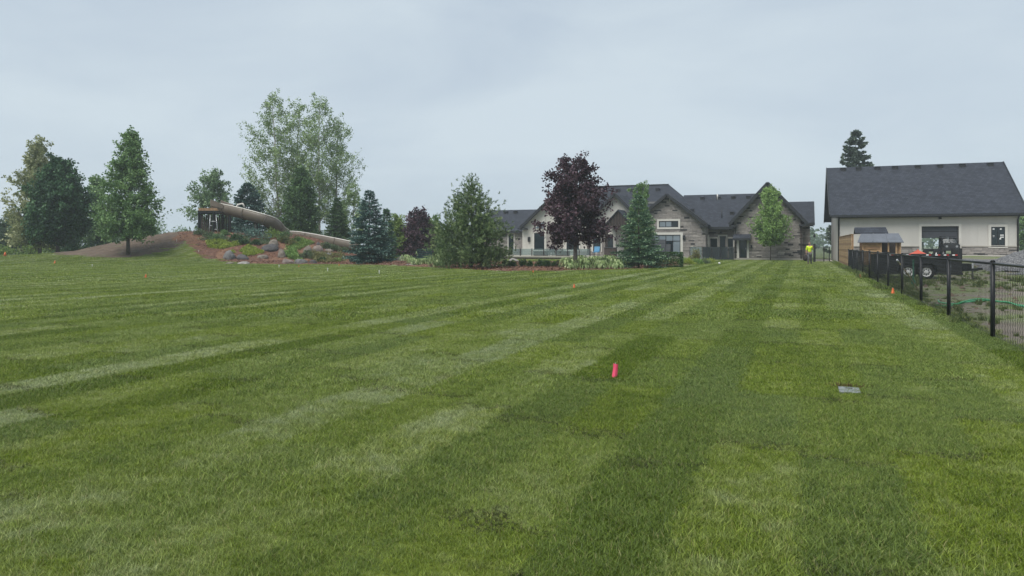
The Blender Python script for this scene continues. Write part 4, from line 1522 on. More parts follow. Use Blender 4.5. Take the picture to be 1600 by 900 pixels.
# stone gable
Ys = 79.0
hs_ = [window(H, rect(1029.8, 345.4, 1060, 355, Ys), Ys, 3, 1, trim=.2, sill=True, glass='glass', pale=((0, 0), (1, 0))),
       window(H, rect(1018, 367, 1063.4, 399.5, Ys), Ys, 4, 2, trim=.26, rowsplit=.70, name="patio_door", pale=((0, 1), (1, 1), (2, 1), (3, 1), (3, 0)))]
stones(H, PS, hs_, front(Ys), 4)
stones(H, [(79.0, 0), (82.0, 0), (82.0, 3.3), (79.0, 3.3)], [], side(-9.2), 5)
MB().box(-9.19, -9.05, 80.6, 80.9, .4, 2.6).build("trim_board", M['trim'], H)
p = at_Y(1069, 371, Ys)
MB().box(p.x - .12, p.x + .12, Ys - .24, Ys - .06, p.z - .22, p.z + .22).build("wall_lamp", M['black'], H)
p = at_Y(1047, 312, Ys)
MB().box(p.x - .06, p.x + .06, Ys - .2, Ys, p.z - .16, p.z + .12).build("soffit_lamp", M['trim'], H)
MB().box(-16.6, -9.0, Ys - .16, Ys - .07, .0, .28).build("plinth", M['concrete'], H)
# middle: dark timber porch gable with doors and cream posts behind it
Yp = 76.8
ap, lft, rgt = at_Y(965.5, 327, Yp), at_Y(943, 352, Yp), at_Y(988, 352, Yp)
zr_, half_ = ap.z, (rgt.x - lft.x) / 2
gable = thing("timber_porch", "dark timber gabled porch half hidden by the maple and spruce", "porch", (ap.x, 78, 0.3))
roof(gable, [(ap.x - half_, Yp, lft.z), (ap.x, Yp, zr_), (ap.x, 80, zr_), (ap.x - half_, 80, lft.z)], .14)
roof(gable, [(ap.x, Yp, zr_), (ap.x + half_, Yp, lft.z), (ap.x + half_, 80, lft.z), (ap.x, 80, zr_)], .14)
MB().prism([(ap.x - half_ * .93, lft.z), (ap.x + half_ * .93, lft.z), (ap.x, zr_ - .16)], Yp + .2, Yp + .3).build("gable_panel", M['timber'], gable)
for k in range(9):
    x = ap.x - half_ * .8 + k * half_ * 1.6 / 8
    MB().box(x - .07, x + .07, Yp + .14, Yp + .19, lft.z - .02, lft.z + (zr_ - lft.z) * (1 - abs(x - ap.x) / half_) - .1).build("board", M['brown'], gable)
MB().box(ap.x - half_ * .95, ap.x + half_ * .95, Yp + .08, Yp + .3, lft.z - .28, lft.z - .02).build("beam", M['timber'], gable)
for dx in (-.82, .82):
    MB().box(ap.x + half_ * dx - .14, ap.x + half_ * dx + .14, Yp + .05, Yp + .32, .3, lft.z - .28).build("post", M['timber'], gable)
Yc = 80.0
window(H, rect(927, 370, 939, 392, Yc), Yc, 2, 1, name="patio_door", trim=.12)
window(H, rect(949, 366, 958.5, 393, Yc), Yc, 1, 1, name="patio_door", trim=.3)
r = rect(918, 370, 922, 393, Yc)
MB().box(r[0], r[1], Yc - .15, Yc, .3, r[3]).build("column", M['timber'], H)
r = rect(941, 366, 945.5, 393, Yc)
MB().box(r[0], r[1], Yc - .12, Yc, .3, r[3]).build("column", M['mortar'], H)
r = rect(900, 392, 946, 403, Yc)
stones(H, [(r[0], .1), (r[1], .1), (r[1], r[3]), (r[0], r[3])], [], front(Yc), 6)
# left gable
Yl = 80.1
hl = [window(H, rect(835, 364, 851, 390.5, Yl), Yl, 1, 1, trim=.16, sill=True)]
window(H, rect(885.5, 371, 905, 390.5, Yl), Yl, 2, 1, trim=.16, sill=True)
# slanted window over the first one
a, b_, c_ = at_Y(834, 357, Yl), at_Y(850.5, 357, Yl), at_Y(850.5, 343.5, Yl)
f = MB().prism([(a.x - .2, a.z - .12), (b_.x + .12, b_.z - .12), (c_.x + .12, c_.z + .16)], Yl - .06, Yl).build("slanted_window", M['trim'], H)
MB().prism([(a.x + .12, a.z), (b_.x, b_.z), (c_.x, c_.z - .1)], Yl - .085, Yl - .062).build("pane", M['glass_pale'], f)
r = rect(854, 362, 880, 404, Yl)
stones(H, [(r[0], .2), (r[1], .2), (r[1], r[3]), (r[0], r[3])], [], front(Yl), 7)
p = at_Y(827, 374, Yl)
MB().box(p.x - .13, p.x + .13, Yl - .2, Yl, p.z - .28, p.z + .28).build("wall_lamp", M['black'], H)
# left wing wall: stone with a dark opening and pale corner trims
Yw = 81.0
hw = [window(H, rect(795, 366, 803, 392, Yw), Yw, 1, 1, trim=.12)]
stones(H, [(-36.2, 0), (-30.1, 0), (-30.1, 3.0), (-36.2, 3.0)], hw, front(Yw), 8)
r = rect(820, 365, 822, 398, Yw)
MB().box(r[0], r[1], Yw - .12, Yw - .066, .2, 3.0).build("corner_trim", M['trim'], H)

# deck with glass panels along its edge
DK = thing("deck", "raised deck with clear glass railing along the house", "deck", (-24, 77, 0))
MB().box(-32.5, -16.4, 75.0, 79.9, .18, .34).build("deck_floor", M['concrete'], DK)
MB().box(-32.4, -16.5, 75.08, 75.16, 0, .176).build("deck_skirt", M['brown'], DK)
px_posts = (796, 813, 831, 849.7, 868.7, 887, 905, 922)
xp = [at_Y(p, 390, 75.1).x for p in px_posts]
zt_ = at_Y(850, 388.8, 75.1).z
for x in xp:
    MB().box(x - .04, x + .04, 75.06, 75.14, .34, zt_ + .03).build("railing_post", M['black'], DK)
for x, y in zip(xp, xp[1:]):
    MB().box(x + .07, y - .07, 75.09, 75.11, .42, zt_).build("glass_panel", M['rail_glass'], DK)
for k, (p0, p1, lab) in enumerate(((833.5, 854, "long dark planter box behind the deck glass, under the window"), (869, 888, "second dark planter box behind the deck glass, just left of the maple trunk"))):
    r = rect(p0, 393, p1, 402, 75.9)
    bx = thing("planter_box", lab, "planter", ((r[0] + r[1]) / 2, 76.2, .34), "planter boxes on the deck")
    MB().box(r[0], r[1], 75.9, 76.5, .35, r[3]).build("box", M['brown'], bx)
    MB().box(r[0] - .05, r[1] + .05, 75.86, 76.54, r[3], r[3] + .05).build("rim", M['black'], bx)
# chairs and a dark cabinet on the deck
def deck_chair(px, Y, mat, label, sc=1.0):
    c0 = at_Y(px, 400, Y)
    t = thing("deck_chair", label, "chair", (c0.x, Y, .34))
    x, y, z = c0.x, Y, .34
    MB().box(x - .3, x + .3, y - .3, y + .3, z + .38, z + .46).build("seat", mat, t)
    MB().beam((x, y + .28, z + .46), (x, y + .45, z + 1.0), .6, .07).build("backrest", mat, t)
    for sx in (-.27, .27):
        for sy in (-.27, .27):
            MB().box(x + sx - .025, x + sx + .025, y + sy - .025, y + sy + .025, z + .003, z + .38).build("leg", M['black'], t)
    return t


deck_chair(931.5, 76.6, M['blue'], "bright blue chair on the deck right of the maple trunk")
deck_chair(861, 76.4, M['dark_grey'], "grey chair on the deck between the two planter boxes")
r = rect(944, 386.5, 962, 402, 76.0)
cab = thing("outdoor_cabinet", "dark cabinet under the timber porch beside the spruce", "cabinet", ((r[0] + r[1]) / 2, 76.3, .34))
MB().box(r[0], r[1], 76.0, 76.6, .345, r[3] - .06).build("body", M['brown'], cab)
MB().box(r[0] - .05, r[1] + .05, 75.95, 76.65, r[3] - .06, r[3]).build("countertop", M['dark_grey'], cab)
# dark grey stepped screen by the tall spruce
sc_ = thing("privacy_screen", "dark grey stepped screen wall between the spruce and patio door", "screen", (at_Y(1032, 400, 76).x, 76, 0))
for (p0, p1, t_) in ((1010, 1022.5, 371), (1023, 1039.5, 374), (1040, 1047.5, 381)):
    r = rect(p0, t_, p1, 401, 76)
    n = 5
    for k in range(n):
        z0 = .05 + (r[3] - .05) * k / n
        MB().box(r[0], r[1], 76, 76.3, z0, z0 + (r[3] - .05) / n - .02).build("panel", M['dark_grey'], sc_)
# smoked glass fence before the recess
GF = thing("glass_fence", "smoked glass fence standing before the recessed house entrance", "fence", (-8, 76, 0))
xe = [at_Y(p, 395, 75.8).x for p in (1078, 1097, 1112, 1126, 1138, 1147)]
for i, x in enumerate(xe):
    MB().box(x - .03, x + .03, 75.77, 75.83, 0, 1.36).build("post", M['black'], GF)
for i, (x, y) in enumerate(zip(xe, xe[1:])):
    MB().box(x + .05, y - .05, 75.79, 75.81, .06, 1.32).build("glass_panel", M['smoked' if i else 'rail_glass'], GF)

# ------------------------------------------------------------------ the workshop
BX0, BX1, BY0, BY1 = 3.15, 16.9, 72.1, 87.0
BZ = 0.62
W = thing("workshop", "pale metal workshop with a dark shingled roof and open garage door", "workshop", (10, 79, 0))
ox0, ox1 = at_Y(1440, 360, BY0).x, at_Y(1498, 360, BY0).x
oz1 = at_Y(1470, 353.5, BY0).z
EZ = 4.45
for a, b_, z0, z1 in ((BX0, ox0, -.15, EZ), (ox1, BX1, -.15, EZ), (ox0, ox1, oz1, EZ), (ox0, ox1, -.15, BZ)):
    MB().box(a, b_, BY0, BY0 + .25, z0, z1).build("wall", M['siding'], W)
RG = 9.05
yr_ = (BY0 + BY1) / 2
gp = [(BY0 + .25, -.15), (BY1 - .25, -.15), (BY1 - .25, EZ), (yr_, RG - .35), (BY0 + .25, EZ)]
for x0 in (BX0, BX1 - .25):
    MB().add([(x0, y, z) for y, z in gp] + [(x0 + .25, y, z) for y, z in gp],
             [(4, 3, 2, 1, 0), (5, 6, 7, 8, 9)] + [(i, (i + 1) % 5, (i + 1) % 5 + 5, i + 5) for i in range(5)]).build("wall", M['siding'], W)
fx0_, fx1_ = 10.9, 14.6
for a, b_, z0, z1 in ((BX0, fx0_, -.15, EZ), (fx1_, BX1, -.15, EZ), (fx0_, fx1_, 3.4, EZ), (fx0_, fx1_, -.15, BZ)):
    MB().box(a, b_, BY1 - .25, BY1, z0, z1).build("wall", M['siding'], W)
MB().box(BX0 + .25, BX1 - .25, BY0 + .25, BY1 - .25, BZ - .3, BZ).build("floor", M['concrete'], W)
slope = (RG - EZ) / (yr_ - BY0)
e = 0.62
RF = MB().slab([(BX0 - .68, BY0 - e, EZ - e * slope + .12), (BX1 + .5, BY0 - e, EZ - e * slope + .12), (BX1 + .5, yr_, RG + .12), (BX0 - .68, yr_, RG + .12)], .2).build("roof", M['shingle'], W)
MB().slab([(BX1 + .5, BY1 + e, EZ - e * slope + .12), (BX0 - .68, BY1 + e, EZ - e * slope + .12), (BX0 - .68, yr_, RG + .12), (BX1 + .5, yr_, RG + .12)], .2).build("roof", M['shingle'], W)
for k, px in enumerate((1317.5, 1341.5, 1371, 1398.5, 1434, 1469, 1504, 1547.5)):
    p = at_Y(px, 262, yr_ - .55)
    vent(RF, p.x, yr_ - .55, RG + .12 - .55 * slope, .42)
ez = EZ - e * slope
MB().box(BX0 - .68, BX1 + .5, BY0 - e - .14, BY0 - e - .02, ez - .08, ez + .08).build("gutter", M['fascia'], W)
for x in (BX0 - .70, BX1 + .52):
    fascia(W, [(x, BY0 - e, ez - .02), (x, yr_, RG - .02), (x, BY1 + e, ez - .02)], .42, .06)
MB().box(BX0 - .6, BX1 + .45, BY0 - e, BY0 - .01, ez - .16, ez - .10).build("soffit", M['fascia'], W)
for x in (BX0 + .08, BX1 - .10):
    MB().tube([(x, BY0 - e + .1, ez - .1), (x, BY0 - .10, ez - .45), (x, BY0 - .10, .1)], .07, 6).build("downspout", M['black'], W)
# opening trim, overhead door half rolled up inside
mb = MB()
mb.box(ox0 - .2, ox0, BY0 - .04, BY0 + .05, BZ, oz1 + .2)
mb.box(ox1, ox1 + .2, BY0 - .04, BY0 + .05, BZ, oz1 + .2)
mb.box(ox0, ox1, BY0 - .04, BY0 + .05, oz1, oz1 + .2)
mb.build("opening_trim", M['trim'], W)
zd = at_Y(1470, 371.8, BY0 + .3).z
od = MB().box(ox0 + .02, ox1 - .02, BY0 + .30, BY0 + .34, zd, oz1 + .1).build("overhead_door", M['black'], W)
for k in range(2):
    z0 = zd + (oz1 + .1 - zd) * k / 2
    MB().box(ox0 + .04, ox1 - .04, BY0 + .275, BY0 + .298, z0 + .03, z0 + (oz1 + .1 - zd) / 2 - .03).build("panel", M['dark_grey'], od)
r = rect(1548.3, 354.5, 1570, 383.5, BY0)
window(W, r, BY0, 2, 2, trim=.2, sill=True)
for px, py, s_ in ((1552.5, 357.8, .13), (1563.8, 357.8, .13), (1552.5, 369, .13), (1565.5, 369, .26), (1563, 373, .12)):
    p = at_Y(px, py, BY0 - .06)
    MB().box(p.x - s_ / 2, p.x + s_ / 2, BY0 - .056, BY0 - .05, p.z - s_ / 2, p.z + s_ / 2).build("sticker", M['white'], W)
p = at_Y(1468.5, 340, BY0)
MB().box(p.x - .1, p.x + .1, BY0 - .2, BY0, p.z - .13, p.z + .13).build("wall_lamp", M['black'], W)
p = at_Y(1310.5, 335.5, BY0)
# pale joints between the siding sheets
for k in range(1, 14):
    x = BX0 + k * (BX1 - BX0) / 14
    if ox0 - .3 < x < ox1 + .3 or r[0] - .3 < x < r[1] + .3:
        continue
    MB().box(x - .02, x + .02, BY0 - .012, BY0 - .001, 1.46, ez + .2).build("siding_joint", M['siding'], W)
# stone skirting with a sill on top
for a, b_, sd in ((BX0, ox0 - .2, 21), (ox1 + .2, BX1, 22)):
    stones(W, [(a, -.1), (b_, -.1), (b_, 1.36), (a, 1.36)], [], front(BY0 - .02), sd, .3, .9, .06)
    MB().box(a, b_, BY0 - .12, BY0 - .001, 1.36, 1.44).build("stone_sill", M['concrete'], W)
# concrete apron before the workshop
setp(MB().box(11.4, 17.6, 67.2, BY0 - .03, .2, .66).build("concrete_apron", M['concrete']), kind='structure')


# ------------------------------------------------------------------ slide, platform and rock garden
SL = thing("water_slide", "tan curved slide running down the planted mound", "slide", spot(400, 71))
ctrl = [(337, 322, 72.4), (349, 324.6, 72.0), (365, 328, 71.4), (382, 332, 70.8), (400, 337, 70.3), (414, 342, 70.2), (424.5, 348, 70.6), (432, 355.5, 71.5), (438, 362, 72.8), (450, 367, 73.8), (472, 368.5, 73.4), (495, 372, 72.2), (520, 376.8, 70.9), (545, 382, 69.9), (566, 386.5, 69.2)]
P0 = [at_d(px, py, d) for px, py, d in ctrl]


def spline(pts, n):
    """Catmull-Rom through the points"""
    out = []
    P = [pts[0] * 2 - pts[1]] + list(pts) + [pts[-1] * 2 - pts[-2]]
    for i in range(1, len(P) - 2):
        for k in range(n):
            t = k / n
            a, b, c, d = P[i - 1], P[i], P[i + 1], P[i + 2]
            out.append(0.5 * ((2 * b) + (c - a) * t + (2 * a - 5 * b + 4 * c - d) * t * t + (3 * b - a - 3 * c + d) * t ** 3))
    out.append(Vector(P[-2]))
    return out


path = spline(P0, 6)


def flume(pts, r, th, a0=-38, a1=176, n=13):
    """an open half pipe with real wall thickness along the path"""
    v, f = [], []
    m = 2 * (n + 1)
    for i, p in enumerate(pts):
        d = (pts[min(i + 1, len(pts) - 1)] - pts[max(i - 1, 0)]).normalized()
        s = d.cross(Vector((0, 0, 1))).normalized()
        u = s.cross(d).normalized()
        ring = []
        for rr, rev in ((r, False), (r - th, True)):
            an = [math.radians(a0 + (a1 - a0) * k / n) for k in range(n + 1)]
            if rev:
                an = an[::-1]
            ring += [p + s * (math.cos(a) * rr) - u * (math.sin(a) * rr) for a in an]
        v += ring
    for i in range(len(pts) - 1):
        for k in range(m):
            f.append((i * m + k, i * m + (k + 1) % m, (i + 1) * m + (k + 1) % m, (i + 1) * m + k))
    f.append(tuple(range(m)))
    f.append(tuple(reversed(range((len(pts) - 1) * m, len(pts) * m))))
    return v, f


RAD = 0.64
mb = MB()
mb.add(*flume(path, RAD, .05), 0.5, True)
mb.build("flume", M['tan'], SL)


def rail_off(p, i, sgn):
    d = (path[min(i + 1, len(path) - 1)] - path[max(i - 1, 0)]).normalized()
    s = d.cross(Vector((0, 0, 1))).normalized()
    u = s.cross(d).normalized()
    a = math.radians(-38 if sgn > 0 else 176)
    return p + s * math.cos(a) * RAD - u * math.sin(a) * RAD


for sgn in (-1, 1):
    MB().tube([rail_off(p, i, sgn) for i, p in enumerate(path)], .065, 6).build("rim", M['tan_lip'], SL)
for i in range(8, len(path) - 3, 11):
    mb = MB()
    mb.add(*flume([path[i] - (path[i + 1] - path[i]).normalized() * .05, path[i] + (path[i + 1] - path[i]).normalized() * .05], RAD + .06, .05), 0.5, True)
    mb.build("flange", M['tan'], SL)
# raised tub at the start and a grab hoop
p = path[2]
mb = MB()
d0 = (path[6] - path[0]).normalized()
s0 = d0.cross(Vector((0, 0, 1))).normalized()
for sg in (-1, 1):
    a, b = path[0] + s0 * sg * RAD, path[9] + s0 * sg * RAD
    mb.add([a, b, b + Vector((0, 0, .30)), a + Vector((0, 0, .62)), a + s0 * sg * .06, b + s0 * sg * .06, b + s0 * sg * .06 + Vector((0, 0, .42)), a + s0 * sg * .06 + Vector((0, 0, .62))],
           [(0, 1, 2, 3), (7, 6, 5, 4), (0, 4, 5, 1), (1, 5, 6, 2), (2, 6, 7, 3), (3, 7, 4, 0)])
mb.build("start_tub", M['tan'], SL)
c = path[15]
MB().tube([c + Vector((-.5 * ct, -.5 * st, .0)), c + Vector((-.1, 0, .62)), c + Vector((.35 * ct, .35 * st, .72)), c + Vector((.55 * ct, .55 * st, .35))], .10, 7).build("grab_hoop", M['tan_lip'], SL)
for i, px in ((24, 405), (34, 431), (39, 440), (62, 505)):
    p = path[i]
    zz = T(p.x, p.y)
    if p.z - RAD - zz > .15:
        MB().box(p.x - .11, p.x + .11, p.y - .11, p.y + .11, zz - .2, p.z - RAD + .05).build("support_post", M['brown'], SL)

PF = thing("slide_platform", "square wooden platform on black posts at the top of the slide", "platform", spot(335, 72))


def dk(px, d, z):
    q = at_d(px, HY, d)
    return Vector((q.x, q.y, z))


ztop, zbot = hgt(325, 71.5), hgt(329.2, 71.5)
ca = [dk(310, 71.5, 0), dk(346, 71.5, 0), dk(349, 74.2, 0), dk(313, 74.2, 0)]
mb = MB()
mb.add([(q.x, q.y, zbot) for q in ca] + [(q.x, q.y, ztop) for q in ca], [(0, 3, 2, 1), (4, 5, 6, 7), (0, 1, 5, 4), (1, 2, 6, 5), (2, 3, 7, 6), (3, 0, 4, 7)])
mb.build("platform_deck", M['cedar2'], PF)
for a, b in ((0, 1), (1, 2), (2, 3), (3, 0)):
    MB().beam((ca[a].x, ca[a].y, zbot - .12), (ca[b].x, ca[b].y, zbot - .12), .10, .22).build("beam", M['black'], PF)
for px, d in ((310.8, 71.6), (333.8, 71.55), (348.5, 74.1), (313.5, 74.1), (359.8, 71.3)):
    q = dk(px, d, 0)
    MB().box(q.x - .07, q.x + .07, q.y - .07, q.y + .07, T(q.x, q.y) - .2, zbot - .02).build("post", M['black'], PF)
MB().beam(dk(346, 71.4, zbot - .1), dk(360.5, 71.3, zbot - .35), .1, .2).build("beam", M['black'], PF)
# dark boards closing the back of the platform
for k in range(13):
    q = dk(316 + k * 3.4, 73.9, 0)
    MB().box(q.x - .085, q.x + .085, q.y - .02, q.y + .02, T(q.x, q.y) - .1, zbot - .3 - .25 * (k % 3 == 1)).build("board", M['brown'], PF)
# ladder with pale rails
LD = thing("ladder", "pale metal ladder leaning under the slide platform", "ladder", spot(334, 70.9))
for p0, p1 in ((328.7, 326.8), (337.5, 340.3)):
    zz = hgt(336, 70.9)
    q0, q1 = dk(p0, 71.2, zz), dk(p1, 70.7, 0)
    q1.z = T(q1.x, q1.y)
    MB().tube([q0, q0 + (q1 - q0) * .5, q1], .05, 6).build("rail", M['steel'], LD)
for py, a, b in ((352.6, 327.3, 331.8), (358.4, 335, 340), (346, 328, 338.5)):
    MB().tube([dk(a, 70.8, hgt(py, 70.8)), dk(b, 70.8, hgt(py, 70.8))], .04, 5).build("rung", M['steel'], LD)


# boulders
def boulder(px0, px1, py0, py1, mat, label, name="boulder", seed=0, flat=1.0, cat="rock"):
    rng = np.random.default_rng(seed)
    c0 = gnd((px0 + px1) / 2, py1 - .6)
    d = -c0.x * st + c0.y * ct
    w_ = (px1 - px0) / F * d / 2
    h = (py1 - py0) / F * d
    dep = w_ * rng.uniform(.65, .95)
    nu, nv = 16, 9
    V = []
    k = rng.normal(0, 1, (7, 3))
    ph = rng.uniform(0, 6.28, 7)
    cuts = [(unit(rng.normal(size=(1, 3)))[0], rng.uniform(.62, .9)) for _ in range(9)]
    for j in range(nv + 1):
        th = math.pi * j / nv
        for i in range(nu):
            a = 2 * math.pi * i / nu
            n = np.array([math.sin(th) * math.cos(a), math.sin(th) * math.sin(a), math.cos(th)])
            r = 1 + .07 * sum(math.sin(k[q_] @ n * 1.7 + ph[q_]) for q_ in range(7)) / 2
            for cn, cd in cuts:
                m = cn @ n * r
                if m > cd:
                    r *= cd / m
            r += rng.normal(0, .012)
            V.append(n * r)
    V = np.array(V)
    V[:nu] = V[:nu].mean(0)
    V[-nu:] = V[-nu:].mean(0)
    V /= np.abs(V[:, :2]).max()
    V[:, 2] = V[:, 2] / V[:, 2].max()
    P = np.stack([V[:, 0] * w_ * ct - V[:, 1] * dep * st, V[:, 0] * w_ * st + V[:, 1] * dep * ct, np.maximum(V[:, 2], -.35) * h], -1)
    Q = [(j * nu + i, (j + 1) * nu + i, (j + 1) * nu + (i + 1) % nu, j * nu + (i + 1) % nu) for j in range(nv) for i in range(nu)]
    me = np_mesh(name, P, Q)
    o = link(name, me, M[mat], None, (c0.x, c0.y + dep * .5, c0.z))
    return setp(o, label, cat, "boulders of the rock garden")


for i, (a, b, c_, d_, m_, lab) in enumerate((
        (345, 366.5, 391, 404.5, 'rock_grey', "pointed grey boulder at the left end of the rock garden"),
        (365, 387, 397.5, 406, 'rock_dark', "low dark brown boulder touching the pointed grey one"),
        (368, 391, 409, 413.5, 'rock_pale', "flat pale slab at the lawn edge below the dark boulder"),
        (350, 365, 410, 413, 'rock_tan', "small flat tan stone at the lawn edge below the pointed boulder"),
        (397, 418, 398.5, 403.5, 'rock_tan', "long flat stone lying in the mulch left of the round boulder"),
        (430, 445, 389.5, 403.5, 'rock_tan', "upright round tan boulder in the middle of the rock garden"),
        (401, 431, 381.5, 391.5, 'rock_dark', "wide dark purple-grey boulder above the ground cover"),
        (433, 456, 405, 412.5, 'rock_pink', "pinkish boulder group stone at the lawn edge"),
        (455, 478, 405, 413, 'rock_grey', "smooth grey boulder at the lawn edge right of the pinkish one"),
        (479, 496, 406.5, 412.5, 'rock_dark', "dark grey boulder at the lawn edge right of the smooth one"),
        (471, 487, 384, 395, 'rock_tan', "tall tan boulder high in the rock garden"),
        (485, 504, 384, 394, 'rock_pink', "pinkish tan boulder under the lower slide"),
        (501, 520, 389.5, 394, 'rock_tan', "flat grey slab below the slide end, upper of two"),
        (501, 521, 395, 399.5, 'rock_grey', "flat grey slab below the slide end, lower of two"),
        (415, 434, 375, 385, 'rock_tan', "brown boulder under the bend of the slide"),
        (492, 501, 378.5, 384, 'rock_dark', "small dark stone beside the slide's lower half"),
        (611, 636, 400, 409, 'rock_pale', "pale rough boulder beside the wide blue spruce"),
        (620, 653, 413, 415.8, 'rock_pale', "long flat white slab at the edge of the mulch by the hostas"),
        (791, 812, 404, 410, 'rock_pale', "pale stone behind the dark boxwood row"))):
    boulder(a, b, c_, d_, m_, lab, seed=100 + i)


# low planting of the mound
def low_patch(name, poly_px, n, mat, hmin, hmax, leaf, seed):
    """a spreading carpet of small upright leaves following the ground"""
    rng = np.random.default_rng(seed)
    poly = px_poly(poly_px)
    xs_, ys_ = [p[0] for p in poly], [p[1] for p in poly]
    X = rng.uniform(min(xs_), max(xs_), n * 3)
    Y = rng.uniform(min(ys_), max(ys_), n * 3)
    k = inside(poly, X, Y) & (value_noise(X, Y, .8, seed) > .3)
    X, Y = X[k][:n], Y[k][:n]
    hh_ = (hmin + (hmax - hmin) * rng.random(len(X))) * (0.4 + value_noise(X, Y, .6, seed + 1))
    P = np.stack([X, Y, terrain(X, Y) + hh_ * rng.random(len(X))], -1)
    D = unit(rng.normal(0, .7, (len(X), 3)) + np.array([0, 0, .7]))
    V = leaf_quads(P, D, leaf * rng.uniform(.6, 1.4, len(X)), leaf * rng.uniform(.35, .7, len(X)), rng)
    return setp(link(name, quads_mesh(name, [V], [rng.normal(.5, .2, len(X))]), M[mat]), kind='stuff')


low_patch("ground_cover", [(322, 379), (345, 376), (375, 381), (400, 389), (412, 394), (408, 399), (385, 400), (362, 397), (340, 391), (325, 386)], 9000, 'l_cover', .04, .22, .16, 5)
low_patch("ground_cover", [(443, 397), (456, 392), (470, 394), (472, 401), (462, 406), (446, 405)], 2600, 'l_young', .1, .4, .2, 6)
low_patch("ground_cover", [(445, 377), (470, 374), (492, 380), (478, 386), (468, 391), (448, 390)], 3000, 'l_lime', .05, .25, .16, 7)
low_patch("ground_cover", [(448, 392), (470, 388), (500, 397), (538, 398), (540, 409), (505, 410), (482, 405), (462, 402)], 3600, 'l_ochre', .05, .3, .15, 8)
low_patch("ground_cover", [(306, 376), (360, 370), (420, 374), (432, 382), (392, 384), (345, 377)], 2600, 'l_shrub', .05, .3, .15, 9)
shr = [(313, 366, 1.0, 9, 'l_shrub', "grey-green shrub at the foot of the platform's outer post"),
       (327, 370, .9, 10, 'l_shrub', "grey-green shrub below the pale ladder"),
       (340, 374, 1.0, 12, 'l_poplar', "silvery shrub just right of the pale ladder"),
       (352, 367, .7, 8, 'l_linden', "small green shrub between ladder and platform post"),
       (368, 375, 1.1, 10, 'l_box', "dark green shrub at the foot of the far platform post"),
       (381, 381, .8, 8, 'l_box', "low dark shrub above the yellow ground cover"),
       (399, 382, .8, 9, 'l_box', "dark shrub above the wide purple-grey boulder"),
       (426, 371, 1.3, 16, 'l_lime', "yellow-green shrub under the bend of the slide"),
       (441, 377, 1.0, 12, 'l_ochre', "brownish shrub right under the slide bend"),
       (450, 376, 1.7, 17, 'l_cedar', "dark green shrub hiding the slide just past its bend"),
       (457, 381, .9, 8, 'l_ochre', "ochre shrub left of the tall tan boulder"),
       (478, 403, .9, 12, 'l_shrub', "grey-green shrub above the dark grey boulder"),
       (467, 411, .7, 9, 'l_young', "bright green clump just behind the smooth grey boulder"),
       (495, 402, .9, 10, 'l_ochre', "dry brownish shrub below the two flat slabs"),
       (509, 388, .8, 9, 'l_shrub', "grey shrub at the slide's lower flank"),
       (523, 390, .9, 10, 'l_shrub', "grey-green shrub under the slide end"),
       (537, 394, .9, 9, 'l_shrub', "grey shrub between slide end and blue spruce"),
       (505, 409, .8, 7, 'l_box', "low dark shrub at the lawn edge left of the blue spruce"),
       (526, 409, .7, 6, 'l_lime', "low yellow-green tuft at the lawn edge by the blue spruce"),
       (405, 372, 2.1, 20, 'l_spruce', "dark spreading juniper in the shade under the slide"),
       (384, 368, 2.0, 22, 'l_spruce', "dark upright juniper in the shade by the platform")]
for i, (px, py, rx, hpx, m_, lab) in enumerate(shr):
    b = gnd(px, py)
    d = -b.x * st + b.y * ct
    shrub("garden_shrub", lab, b, rx * .75, hpx / F * d, M[m_], 700, .13, seed=200 + i, group="shrubs planted on the mound")
# scraps of bark and chips on the mulch
rng = np.random.default_rng(77)
lo_, hi_ = np.array(MULCH).min(0), np.array(MULCH).max(0)
X, Y = rng.uniform(lo_[0], hi_[0], 26000), rng.uniform(lo_[1], hi_[1], 26000)
k = inside(MULCH, X, Y)
X, Y = X[k], Y[k]
Pm = np.stack([X, Y, terrain(X, Y) + rng.uniform(.0, .11, len(X))], -1)
V = leaf_quads(Pm, unit(rng.normal(0, 1, (len(X), 3)) * np.array([1, 1, .35])), rng.uniform(.07, .2, len(X)), rng.uniform(.03, .08, len(X)), rng)
M['chips'] = leaf_mat("mulch_chips", (.035, .016, .010), (.12, .055, .034), (.30, .17, .10), 0.0, .9)
setp(link("mulch_chips", quads_mesh("mulch_chips", [V], [rng.normal(.5, .25, len(X))]), M['chips']), kind='stuff')

# dark green bench
p = spot(660.5, 62)
BN = thing("garden_bench", "dark green slatted garden bench half hidden behind the hostas", "bench", p)
for k in range(5):
    z = p.z + .36 + k * .17
    MB().beam((p.x - .65 * ct, p.y - .65 * st + .25 + .03 * k, z + .1), (p.x + .65 * ct, p.y + .65 * st + .25 + .03 * k, z + .1), .035, .11).build("slat", M['green_paint'], BN)
for k in range(3):
    MB().beam((p.x - .65 * ct, p.y - .65 * st - .2 + .16 * k, p.z + .42), (p.x + .65 * ct, p.y + .65 * st - .2 + .16 * k, p.z + .42), .12, .035).build("seat_slat", M['green_paint'], BN)
for sx in (-.6, .6):
    for sy in (-.22, .26):
        MB().box(p.x + sx * ct - .03, p.x + sx * ct + .03, p.y + sx * st + sy - .03, p.y + sx * st + sy + .03, p.z - .05, p.z + (.62 if sy < 0 else 1.15)).build("leg", M['green_paint'], BN)


